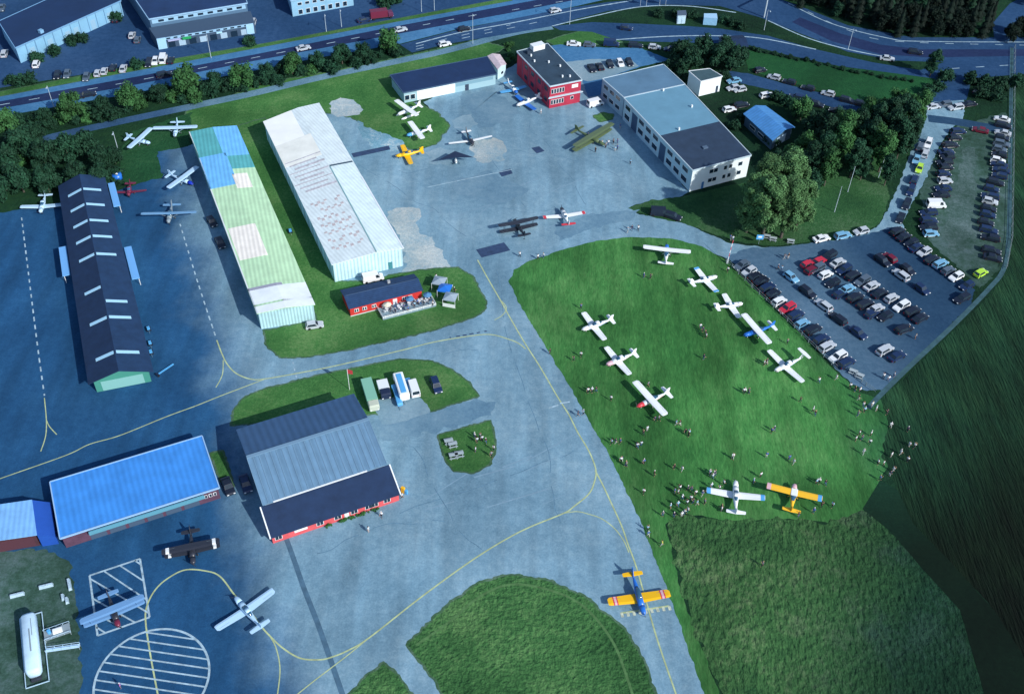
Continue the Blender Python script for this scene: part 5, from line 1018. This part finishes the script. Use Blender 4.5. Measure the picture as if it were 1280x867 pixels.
# lorries and trailers
def placed(name, px, py, d, label, cat, group=None, z=0):
    p = at(px, py, z); q = at(px+d[0], py+d[1], z); return thing(name, (p.x, p.y, .014), label, cat, group, math.atan2(q.y-p.y, q.x-p.x))
def wheels(r, xs, w_, rr=.4):
    for x in xs:
        for s in (-1, 1): MB().cyl((x, s*(w_/2-.3), rr), (x, s*(w_/2-.02), rr), rr, n=10).build('wheel', BLKR, r)
def lorry(px, py, d, L_, boxM, cabM, label, boxh=2.3, flat=False):
    r = placed('lorry', px, py, d, label, 'lorry', None); h = L_/2
    MB().box((0, 0, .62), (L_-.4, 2.0, .25)).build('chassis', PDK, r)
    mb = MB(); mb.loft([(h, 1.0, .5, 1.7), (h-.15, 1.08, .45, 2.1), (h-1.6, 1.1, .45, 2.15)], p=7); cb = mb.build('cab', cabM, r)
    mb = MB(); mb.add([(h-.03, -.9, 1.25), (h-.03, .9, 1.25), (h-.14, .9, 1.95), (h-.14, -.9, 1.95)], [(0, 1, 2, 3)]); mb.build('windscreen', GLASS, r)
    if flat:
        MB().box((-.9, 0, .85), (L_-2.2, 2.2, .15)).build('load_bed', boxM, r)
        for k in range(5): MB().box((-h+.6+k*.7, random.uniform(-.4, .4), 1.2), (.5, 1.0, .55), random.random()).build('load', PGR if k % 2 else boxM, r)
    else: MB().box((-.85, 0, .75+boxh/2), (L_-1.9, 2.25, boxh)).build('box_body', boxM, r)
    for s in (-1, 1): MB().box((h+.02, s*.75, .8), (.08, .3, .2)).build('headlight', MATS['lamp_glass'], r)
    wheels(r, (h-.9, -h+1.1), 2.2); return r
lorry(463.5, 498, (8, 26), 8.2, pmat('mint', (.22, .48, .36)), pmat('sand', (.5, .55, .45)), 'green lorry with open load nearest the ribbed hangar corner', 1.5)
lorry(480.5, 491, (3, 10), 4.6, WFR, PN, 'small dark pickup lorry with white top right of the green lorry', 1.2)
def caravan(px, py, d, L_, M, label, hh_=2.3, w_=2.2, name='trailer', M2=None):
    r = placed(name, px, py, d, label, 'trailer', None); h = L_/2
    MB().loft([(h, w_/2*.9, .6, hh_*.8), (h-.3, w_/2, .45, hh_), (-h+.3, w_/2, .45, hh_), (-h, w_/2*.9, .5, hh_*.9)], p=7).build('body', M, r); MB().cyl((h-.1, 0, .5), (h+1.1, 0, .45), .06).build('drawbar', PGR, r)
    for s in (-1, 1): MB().box((0, s*(w_/2+.01), 1.5), (L_*.5, .04, .5)).build('window', GLASS, r)
    if M2: MB().box((0, 0, hh_+.04), (L_*.8, w_*.5, .06)).build('roof_panel', M2, r)
    wheels(r, (0,), w_, .32); return r
caravan(502, 488, (7, 22), 7.0, PW, 'long white trailer with blue end between pickup and blue trailer', M2=PBL); caravan(496.5, 497, (8, 24), 6.0, PBL, 'slim sky blue trailer lying left of the long white trailer', 1.2, 1.2); caravan(511, 484, (5, 14), 3.4, PBL, 'short blue trailer between the two white ones', 1.3, 1.4)
lorry(477, 23, (16, -2), 7.5, PDR, pmat('maroon', (.12, .03, .08)), 'dark red lorry on the highway near the top edge', 2.2)
# long tanker trailer in frame, lower left
r = placed('fuel_trailer', 43, 813, (3, 30), 'long white tanker trailer in a pale railed frame at lower left', 'trailer'); L_ = 13.2
MB().loft([(L_/2-1, .9, .8, 2.5), (L_/2-1.6, 1.25, .6, 2.75), (-L_/2+1, 1.25, .6, 2.75), (-L_/2+.6, 1.0, .7, 2.6)], p=4).build('tank', mat('tank_white', (.55, .76, .92), .5, noise_scale=.5, amt=.12), r, None, True)
mb = MB(); mb.box((-.5, .1, 2.77), (4.5, .22, .05)); mb.box((-3, .5, 2.74), (3.4, .1, .05)); mb.build('walkway', PGR, r)
mb = MB()
for y in (-1.7, 1.9): mb.box((0, y, .5), (L_+.6, .12, .12))
for x in (-L_/2-.3, L_/2+.3): mb.box((x, .1, .5), (.12, 3.7, .12))
mb.build('rail_frame', mat('rail_pale', (.45, .65, .8), .6), r); MB().box((0, 0, .4), (L_-1, 1.6, .3)).build('chassis', PDK, r); wheels(r, (-4, -2.8, 3.6), 2.3, .45)
for (x, y, d, l, w2, M, lab) in ((73, 792, (26, -9), 4.2, 2.0, PGR, 'grey cluttered work platform jutting from the tanker trailer'), (80, 812, (34, -5), 5.4, .7, pmat('pale_blue2', (.5, .72, .9)), 'narrow pale gangway jutting from the tanker trailer')):
    r = placed('work_platform', x, y, d, lab, 'platform'); MB().box((0, 0, .7), (l, w2, .12)).build('deck', M, r); mb = MB()
    for sx in (-1, 1):
        for sy in (-1, 1): mb.box((sx*(l/2-.1), sy*(w2/2-.06), .33), (.1, .1, .62))
    mb.build('leg', PGR, r); mb = MB()
    for sy in (-1, 1): mb.box((0, sy*(w2/2), 1.2), (l, .05, .06)); [mb.box((-l/2+k*l/4, sy*w2/2, .98), (.05, .05, .5)) for k in range(5)]
    mb.build('railing', pmat('pale_blue2', (.5, .72, .9)), r)
    if w2 > 1: MB().loft([(.9, .5, .76, 1.3), (-.6, .5, .76, 1.4)], p=4).build('pump_unit', PW, r); MB().cyl((-1.2, .3, .76), (-1.2, .3, 1.5), .3, n=10).build('drum', PBL, r)
for i, (x, y) in enumerate(((22, 744), (58, 733), (87, 731), (84, 751), (79, 747), (34, 676))):
    r = placed('concrete_block', x, y, (12, -3) if i < 2 else (2, 10), None, 'concrete block', 'concrete blocks on the rough ground'); l = 2.4 if i < 3 else 1.2; pend(r, 'pale concrete block on the rough ground above the tanker trailer', x)
    MB().add([(-l/2, -.3, 0), (l/2, -.3, 0), (l/2, .3, 0), (-l/2, .3, 0), (-l/2+.08, -.18, .6), (l/2-.08, -.18, .6), (l/2-.08, .18, .6), (-l/2+.08, .18, .6)], [(3, 2, 1, 0), (4, 5, 6, 7), (0, 1, 5, 4), (1, 2, 6, 5), (2, 3, 7, 6), (3, 0, 4, 7)]).build('block', mat('concrete_pale', (.40, .55, .65), .9, noise_scale=2, amt=.2), r); MB().cyl((0, 0, .58), (0, 0, .68), .06).build('lifting_eye', PGR, r)
# marquee tents right of the clubhouse
for x, y, M, lab in ((549, 350, pmat('tent_grey', (.30, .38, .45)), 'grey topped gazebo farthest back right of the clubhouse'), (556, 359, PB, 'deep blue gazebo in the middle right of the clubhouse'), (563, 370, pmat('tent_grey', (.3, .38, .45)), 'grey topped gazebo with white front right of the clubhouse')):
    p = at(x, y, 2.2); r = thing('gazebo', (p.x, p.y, .014), lab, 'gazebo', 'gazebos right of the clubhouse', R(-12)); s = 1.45
    for sx in (-1, 1):
        for sy in (-1, 1): MB().cyl((sx*s, sy*s, 0), (sx*s, sy*s, 2.1), .05).build('leg', WFR, r)
    MB().add([(-s, -s, 2.1), (s, -s, 2.1), (s, s, 2.1), (-s, s, 2.1), (0, 0, 2.7), (-s, -s, 1.85), (s, -s, 1.85), (s, s, 1.85), (-s, s, 1.85)], [(0, 1, 4), (1, 2, 4), (2, 3, 4), (3, 0, 4), (0, 5, 6, 1), (1, 6, 7, 2), (2, 7, 8, 3), (3, 8, 5, 0)]).build('canopy', M, r)
    if y == 370: MB().box((0, -s-.02, .55), (2*s, .05, 1.0)).build('front_panel', PW, r)
# helicopter-blue barrel tank by the navy hangar
p = at(148, 226); r = thing('fuel_tank', p, 'upright blue drum tank at the corner of the navy roofed hangar', 'tank'); MB().cyl((0, 0, .3), (0, 0, 2.1), 1.2, 1.2, 16).build('shell', PB, r, None, True); MB().cyl((0, 0, 0), (0, 0, .3), 1.0, 1.0, 12).build('base', PGR, r); MB().cyl((0, 0, 2.1), (0, 0, 2.3), .35, .3, 10).build('lid', PW, r)
# picnic tables on the island and under the trees
def bench(px, py, a, lab, grp='picnic tables'):
    p = at(px, py); r = thing('picnic_table', (p.x, p.y, .014), None, 'picnic table', grp, a); pend(r, lab, px); W2 = mat('bench_wood', (.35, .42, .45), .8)
    MB().box((0, 0, .74), (1.8, .75, .06)).build('table_top', W2, r)
    for s in (-1, 1): MB().box((0, s*.7, .45), (1.8, .26, .05)).build('bench', W2, r); MB().hull8([(s*.6-.04, -.75, 0), (s*.6+.04, -.75, 0), (s*.6+.04, .75, 0), (s*.6-.04, .75, 0)], [(s*.6-.04, -.3, .71), (s*.6+.04, -.3, .71), (s*.6+.04, .3, .71), (s*.6-.04, .3, .71)]).build('leg', W2, r)
for x, y, a in ((561, 553, .3), (566, 557, .3), (567, 571, .25), (574, 569, .25)): bench(x, y, a, 'picnic table on the left side of the grass island')
for x, y in ((958, 297), (966, 300), (988, 303)): bench(x, y, -.2, 'picnic table under the tall trees')
bench(1066, 466, -.5, 'picnic table past the end of the fence row'); bench(1074, 471, -.5, 'picnic table past the end of the fence row')
# signs, poles, lamps, barrier
p = at(948, 305); r = thing('road_sign', p, 'square light blue sign on a post before the tall trees', 'sign'); MB().cyl((0, 0, 0), (0, 0, 2), .05).build('post', PGR, r); MB().box((0, -.05, 2.2), (1.7, .08, 1.4)).build('sign_panel', PBL, r); MB().box((0, -.10, 2.3), (.9, .03, .5)).build('symbol', PW, r)
p = at(909, 329); r = thing('barrier', p, 'raised red and white barrier pole at the car park entrance', 'barrier', None, R(70)); MB().box((0, 0, .5), (.4, .4, 1.0)).build('housing', PW, r)
for k in range(6): MB().cyl((.1+k*.42, 0, 1+k*.7), (.1+(k+1)*.42, 0, 1+(k+1)*.7), .07).build('pole_segment', PR if k % 2 else PW, r)
LAMP = mat('lamp_steel', (.45, .55, .62), .5)
def lamp(px, py, h_, lab='slim street lamp by the highway', arm=1.2, grp='street lamps', nm='street_lamp'):
    p = at(px, py); r = thing(nm, p, None, 'street lamp' if arm else 'pole', grp); pend(r, lab, px)
    MB().cyl((0, 0, 0), (0, 0, h_), .10, .06).build('pole', LAMP, r)
    if arm: MB().cyl((0, 0, h_), (arm*.3, -arm, h_+.2), .05).build('arm', LAMP, r); MB().box((arm*.35, -arm-.25, h_+.2), (.28, .7, .12)).build('lamp_head', LAMP, r)
for x, y, h_ in ((69, 139, 8), (151, 199, 8.5), (591, 55, 10), (712, 31, 10), (527, 15, 6), (543, 13, 6), (264, 73, 8), (408, 40, 6), (427, 34, 6), (1060, 62, 7), (955, 38, 7)): lamp(x, y, h_)
for x, y, h_ in ((1043, 265, 8), (1059.5, 240, 8), (1098, 222, 8)): lamp(x, y, h_, 'plain pale pole on the lawn by the east grove', 0, 'pale poles by the east grove', 'flag_pole')
p = at(885, 25)
g0, g1 = at(955, 22), at(1002, -2); r = thing('sign_gantry', (g0+g1)/2, 'pale sign gantry spanning the highway at the top edge', 'gantry'); mb = MB(); o_ = r.location
for q in (g0, g1): MB().cyl(q, q+Vector((0, 0, 7)), .25).build('post', LAMP, r, o_)
mb.cyl(g0+Vector((0, 0, 7)), g1+Vector((0, 0, 7)), .3); mb.build('beam', LAMP, r, o_)
for x in (804, 828): p = at(x, 8); r = thing('direction_sign', p, None, 'road sign', 'direction signs'); pend(r, 'bright blue direction board by the highway', x); MB().box((0, 0, 3.2), (3.0 if x < 820 else 3.6, .12, 1.8)).build('sign_panel', PB, r); MB().box((0, -.08, 3.3), (2, .03, .25)).build('symbol', PW, r); [MB().cyl((s, .1, 0), (s, .1, 3.2), .06).build('post', LAMP, r) for s in (-1, 1)]
# fences
def fence(P, lab, h_=1.1, sp=2.6, M=None, nm='fence'):
    W = [at(x, y) for x, y in P]; M = M or mat('fence_grey', (.22, .28, .30), .7); r = thing(nm, W[0], lab, 'fence'); o_ = W[0]; rails = MB(); n = 0
    for a_, b_ in zip(W, W[1:]):
        L_ = (b_-a_).length; d = (b_-a_).normalized(); k = 0
        while k*sp < L_: q = a_+d*k*sp; MB().box(q+Vector((0, 0, h_/2)), (.12, .12, h_), uangle(a_, b_)).build('post', M, r, o_); k += 1
        for z in (.45, .95): rails.box((a_+b_)/2+Vector((0, 0, z*h_)), (L_, .05, .08), uangle(a_, b_))
    rails.build('rail', M, r, o_)
fence([(907, 327), (940, 360), (975, 393), (1010, 428), (1046, 462)], 'low post and rail fence between lawn and parked cars', 1.2)
fence([(1066, 468), (1082, 482), (1094, 491)], 'short grey railing past the end of the fence row', 1.0)
fence([(1268, 60), (1266, 200), (1264, 300), (1257, 338)], 'straight wire fence along the track at the right edge', 1.3, 4)
# small apron clutter
for x, y in ((363, 290), (186, 412), (188, 430), (189, 441)):
    r = placed('luggage_cart', x, y, (3, 10), None, 'cart', 'small carts'); pend(r, 'small dark cart with crates beside a hangar wall', x); MB().box((0, 0, .45), (1.6, .9, .1)).build('bed', PN, r); MB().box((.2, 0, .7), (.8, .6, .4)).build('crate', PBL, r); wheels(r, (.5, -.5), 1.0, .2); MB().cyl((.8, 0, .45), (1.7, 0, .3), .03).build('drawbar', PGR, r)
r = placed('ground_power_unit', 201, 467, (12, -8), 'pale tow bar with dark wheels right of the green gable', 'tow bar'); MB().box((1.3, 0, .35), (4.2, .35, .15)).build('bar', PBL, r); wheels(r, (-.8,), 1.1, .25); MB().box((-.8, 0, .4), (.5, .8, .25)).build('head', PN, r)
r = placed('fuel_pump', 504, 615, (5, 2), 'yellow topped fuel pump at the corner of the red lean-to', 'fuel pump'); MB().box((0, 0, .75), (.7, .5, 1.5)).build('cabinet', PY, r); MB().box((.7, 0, .5), (.5, .5, 1.0)).build('hose_reel', PBL, r)
for x, y in (): r = placed('glider_trailer', x-20, y+12 if x > 520 else y, (22, 26), None, 'trailer', 'closed glider trailers'); pend(r, 'long dark closed trailer on the path below the mound', x); MB().loft([(3.8, .2, .5, .9), (3, .6, .4, 1.3), (-3, .6, .4, 1.3), (-3.6, .3, .5, 1.2)], p=4).build('body', PN, r, None, True); MB().cyl((3.7, 0, .55), (4.6, 0, .5), .05).build('drawbar', PGR, r); wheels(r, (0,), 1.3, .3)

# ---------------------------------------------------------------- people
SKIN = mat('skin', (.45, .26, .18), .6)
def skin_mesh(name, verts, edges, radii, M, sub=1, root=0):
    me = bpy.data.meshes.new(name); me.from_pydata(verts, edges, []); o = bpy.data.objects.new(name, me); C.objects.link(o)
    mo = o.modifiers.new('Skin', 'SKIN'); 
    for i, r_2 in enumerate(radii): sv = me.skin_vertices[0].data[i]; sv.radius = (r_2, r_2); sv.use_root = (i == root)
    mo.use_smooth_shade = True
    if sub: s = o.modifiers.new('Sub', 'SUBSURF'); s.levels = sub; s.render_levels = sub
    dg = bpy.context.evaluated_depsgraph_get(); out = bpy.data.meshes.new_from_object(o.evaluated_get(dg)); out.name = name
    bpy.data.objects.remove(o); out.materials.clear(); out.materials.append(M); return out
def person_proto(pose, i):
    sw = .0 if pose == 'stand' else .28; ar = .12 if pose == 'stand' else .25
    LA = (ar*.6, .27, 1.12); RA = (-ar*.6, -.27, 1.12)
    lf = (sw, .11, .07); rf = (-sw, -.11, .07); lk = (sw*.65, .11, .50); rk = (-sw*.15, -.11, .48)
    lh = (-ar+.08, .30, .86); rh = (ar+.08, -.30, .86)
    if pose == 'photo': LA = (.16, .26, 1.15); RA = (.16, -.26, 1.15); lh = (.36, .12, 1.40); rh = (.36, -.12, 1.40)
    V_ = [(0, 0, .95), (0, 0, 1.15), (0, 0, 1.38), (0, 0, 1.50), (0.01, 0, 1.57), (0.02, 0, 1.68), (0, .19, 1.40), LA, lh, (0, -.19, 1.40), RA, rh, (0, .10, .88), lk, lf, (sw+.16, .12, .04), (0, -.10, .88), rk, rf, (-sw+.16, -.12, .04)]
    E_ = [(0, 1), (1, 2), (2, 3), (3, 4), (4, 5), (2, 6), (6, 7), (7, 8), (2, 9), (9, 10), (10, 11), (0, 12), (12, 13), (13, 14), (14, 15), (0, 16), (16, 17), (17, 18), (18, 19)]
    R_ = [.13, .12, .13, .06, .085, .085, .06, .045, .03, .06, .045, .03, .085, .06, .04, .035, .085, .06, .04, .035]
    n0 = len(V_)
    for hnd, bx in ((8, lh), (11, rh)):                 # palm, four fingers and thumb
        b_ = Vector(bx); prev = V_[hnd-1]; d = (b_-Vector(prev)).normalized(); k = len(V_); V_.append(tuple(b_+d*.07)); E_.append((hnd, k)); R_.append(.026); side = Vector((1, 0, 0)) if abs(d.x) < .7 else Vector((0, 1, 0))
        for f in range(4): V_.append(tuple(b_+d*(.15-.012*abs(f-1.4))+side*(.03*(f-1.5)))); E_.append((k, len(V_)-1)); R_.append(.009)
        V_.append(tuple(b_+d*.06+side*.06)); E_.append((hnd, len(V_)-1)); R_.append(.011)
    body = skin_mesh('person', V_, E_, R_, SKIN)
    # nose, ears on the same mesh
    sh = skin_mesh('shirt', [V_[0], V_[1], V_[2], (0, 0, 1.45), V_[6], V_[7], V_[9], V_[10]], [(0, 1), (1, 2), (2, 3), (2, 4), (4, 5), (2, 6), (6, 7)], [.165, .155, .16, .09, .085, .065, .085, .065], WFR)
    tr = skin_mesh('trousers', [(0, 0, .96), (0, .10, .86), lk, (lf[0], lf[1], .12), (0, -.10, .86), rk, (rf[0], rf[1], .12)], [(0, 1), (1, 2), (2, 3), (0, 4), (4, 5), (5, 6)], [.15, .105, .08, .06, .105, .08, .06], WFR)
    mb = MB(); mb.ball((-.005, 0, 1.72), .108, 8, .95); hair = mb.mesh('hair', WFR, smooth=True)
    return body, sh, tr, hair
PP_ = [person_proto('stand', 0), person_proto('walk', 1), person_proto('photo', 2)]
HAIR = [mat('hair_brown', (.06, .035, .02), .8), mat('hair_dark', (.015, .012, .012), .8), mat('hair_fair', (.38, .28, .14), .8), mat('cap_white', (.8, .8, .8), .8)]
SH = [('white', (.78, .82, .86)), ('white', (.78, .82, .86)), ('navy', (.015, .03, .09)), ('black', (.012, .014, .02)), ('cyan', (.30, .58, .78)), ('grey', (.18, .22, .27)), ('blue', (.03, .14, .42)), ('pale', (.55, .65, .72)), ('white', (.78, .82, .86))]
TR = [('dark', (.015, .02, .04)), ('dark', (.015, .02, .04)), ('blue', (.04, .09, .2)), ('light', (.42, .45, .45))]
def person(px, py, where, top=None, zc=.9, base=.014):
    p = at(px, py, zc+base); s = top or random.choice(SH); t = random.choice(TR); k = random.randrange(3); bd, sh, tr, hr = PP_[k]
    o = link('person', bd, None, (p.x, p.y, base), random.uniform(0, 6.28)); f = random.uniform(.94, 1.04); o.scale = (f,)*3
    for nm, me, M in (('shirt', sh, mat('cloth_'+s[0].replace(' ', '_'), s[1], .85)), ('trousers', tr, mat('cloth_leg_'+t[0], t[1], .85)), ('hair', hr, random.choice(HAIR))):
        c = link(nm, me, o); c.material_slots[0].link = 'OBJECT'; c.material_slots[0].material = M
    tag(o, None, 'person', 'visitors walking on the airfield'); pend(o, 'person in '+s[0]+' top and '+t[0]+' trousers '+where, px); return o
LMK = [(727, 405, 'by the topmost left-row plane'), (775, 450, 'by the pinkish nosed plane'), (812, 500, 'by the red nosed plane'), (832, 316, 'by the topmost lawn plane'), (880, 415, 'in the lawn centre'), (985, 455, 'by the last fence plane'), (700, 500, 'at the upper taxiway edge'), (780, 560, 'on the lower left lawn'), (960, 560, 'on the lower right lawn'), (860, 545, 'below the red nosed plane'), (860, 620, 'in the tight crowd'), (915, 620, 'around the blue tipped plane'), (1000, 610, 'around the amber plane'), (1080, 460, 'at the car park bottom'), (1080, 520, 'on the darkened right lawn'), (1110, 560, 'near the crop field corner'), (815, 665, 'at the lower taxiway edge'), (955, 705, 'in the rough meadow'), (760, 180, 'near the olive biplane'), (650, 300, 'near the dark biplane'), (790, 287, 'on the access road'), (915, 315, 'by the car park entrance'), (590, 555, 'on the grass island'), (460, 645, 'in front of the red lean-to'), (510, 380, 'on the clubhouse terrace'), (570, 375, 'by the gazebos'), (980, 300, 'under the tall trees'), (150, 856, 'on the round pad')]
def auto(px, py, **k): w_ = min(LMK, key=lambda q: (q[0]-px)**2+(q[1]-py)**2)[2]; return person(px, py, w_, **k)
SETS = [((640, 380), .25, [(190, 235), (310, 270), (345, 250), (380, 430), (400, 428), (420, 425), (495, 468), (682, 398), (330, 545), (358, 538), (715, 572), (735, 568), (822, 590), (840, 592), (868, 635), (888, 638), (658, 640), (677, 620), (500, 685), (520, 682), (542, 682), (625, 700), (647, 695), (545, 775), (572, 795), (657, 785), (712, 845), (812, 810), (852, 820), (1160, 432), (1186, 432), (960, 262), (943, 108), (955, 125), (968, 143), (972, 155), (1105, 758), (990, 840), (1010, 848), (1275, 285), (1262, 292)]),
    ((730, 540), .25, [(525, 8), (745, 118), (915, 112), (1028, 125), (1050, 145), (885, 212), (850, 240), (300, 145), (190, 130), (210, 155), (268, 65), (632, 200), (645, 218), (657, 200), (638, 265), (680, 275), (482, 275), (472, 295), (520, 278), (538, 280), (592, 305), (492, 322), (535, 328), (547, 342), (567, 350), (517, 350), (470, 358), (433, 368), (450, 412), (490, 408), (503, 396), (520, 385), (300, 293), (318, 478), (322, 505), (395, 405), (1165, 245), (1178, 240), (1208, 250), (1190, 360), (1150, 390), (1245, 360), (1075, 410), (895, 655), (690, 370), (700, 250), (690, 380), (605, 345), (560, 300), (455, 290)]),
    ((1000, 420), .2307, [(200, 220), (105, 238), (73, 395), (84, 415), (3, 340), (300, 285), (327, 290), (345, 370), (352, 397), (393, 368), (415, 390), (475, 408), (315, 418), (495, 478), (585, 503), (325, 520), (340, 545), (305, 552), (387, 525), (380, 570), (345, 625), (425, 680), (455, 685), (498, 640), (548, 625), (585, 665), (595, 583), (622, 590), (507, 718), (490, 742), (435, 765), (455, 215), (482, 228), (512, 205), (320, 330), (275, 265)]),
    ((880, 330), .25, [(340, 830), (352, 820), (205, 632), (226, 632), (312, 488), (418, 385)]),
    ((640, 210), .25, [(660, 535), (692, 540), (345, 690), (578, 310), (600, 298), (632, 300), (40, 430), (130, 442), (157, 435), (1095, 345), (1105, 350), (1080, 505)]),
    ((620, 90), .1406, [(885, 690), (1195, 795), (1080, 615), (1000, 628), (978, 652), (1045, 615), (1060, 680), (1080, 668), (945, 630), (400, 350), (820, 560), (1105, 480)]),
    ((240, 425), .3125, [(705, 755), (757, 695), (840, 620), (1130, 378), (1140, 398), (1175, 400), (1134, 435), (1207, 430), (1197, 455), (1152, 382), (1160, 392)]),
    ((960, 210), .25, [(70, 500), (52, 493), (82, 442), (103, 440), (705, 800), (740, 840)])]
for (ox, oy), s, L_ in SETS:
    for x, y in L_: auto(ox+x*s, oy+y*s)
person(827.5, 678, 'at the lower taxiway edge', ('yellow', (.75, .75, .1))); person(150, 856, 'on the round pad', ('purple', (.30, .12, .5)))
for x, y in ((488, 386), (494, 388), (505, 383), (510, 386), (518, 380), (522, 377), (530, 377), (536, 373), (500, 380), (541, 379), (479, 383), (515, 376)): person(x, y, 'on the clubhouse terrace', base=.45)
for x, y in ((545, 346), (561, 358), (568, 362), (556, 372)): auto(x, y)
settle()
for n_ in ('light_aircraft',): pass
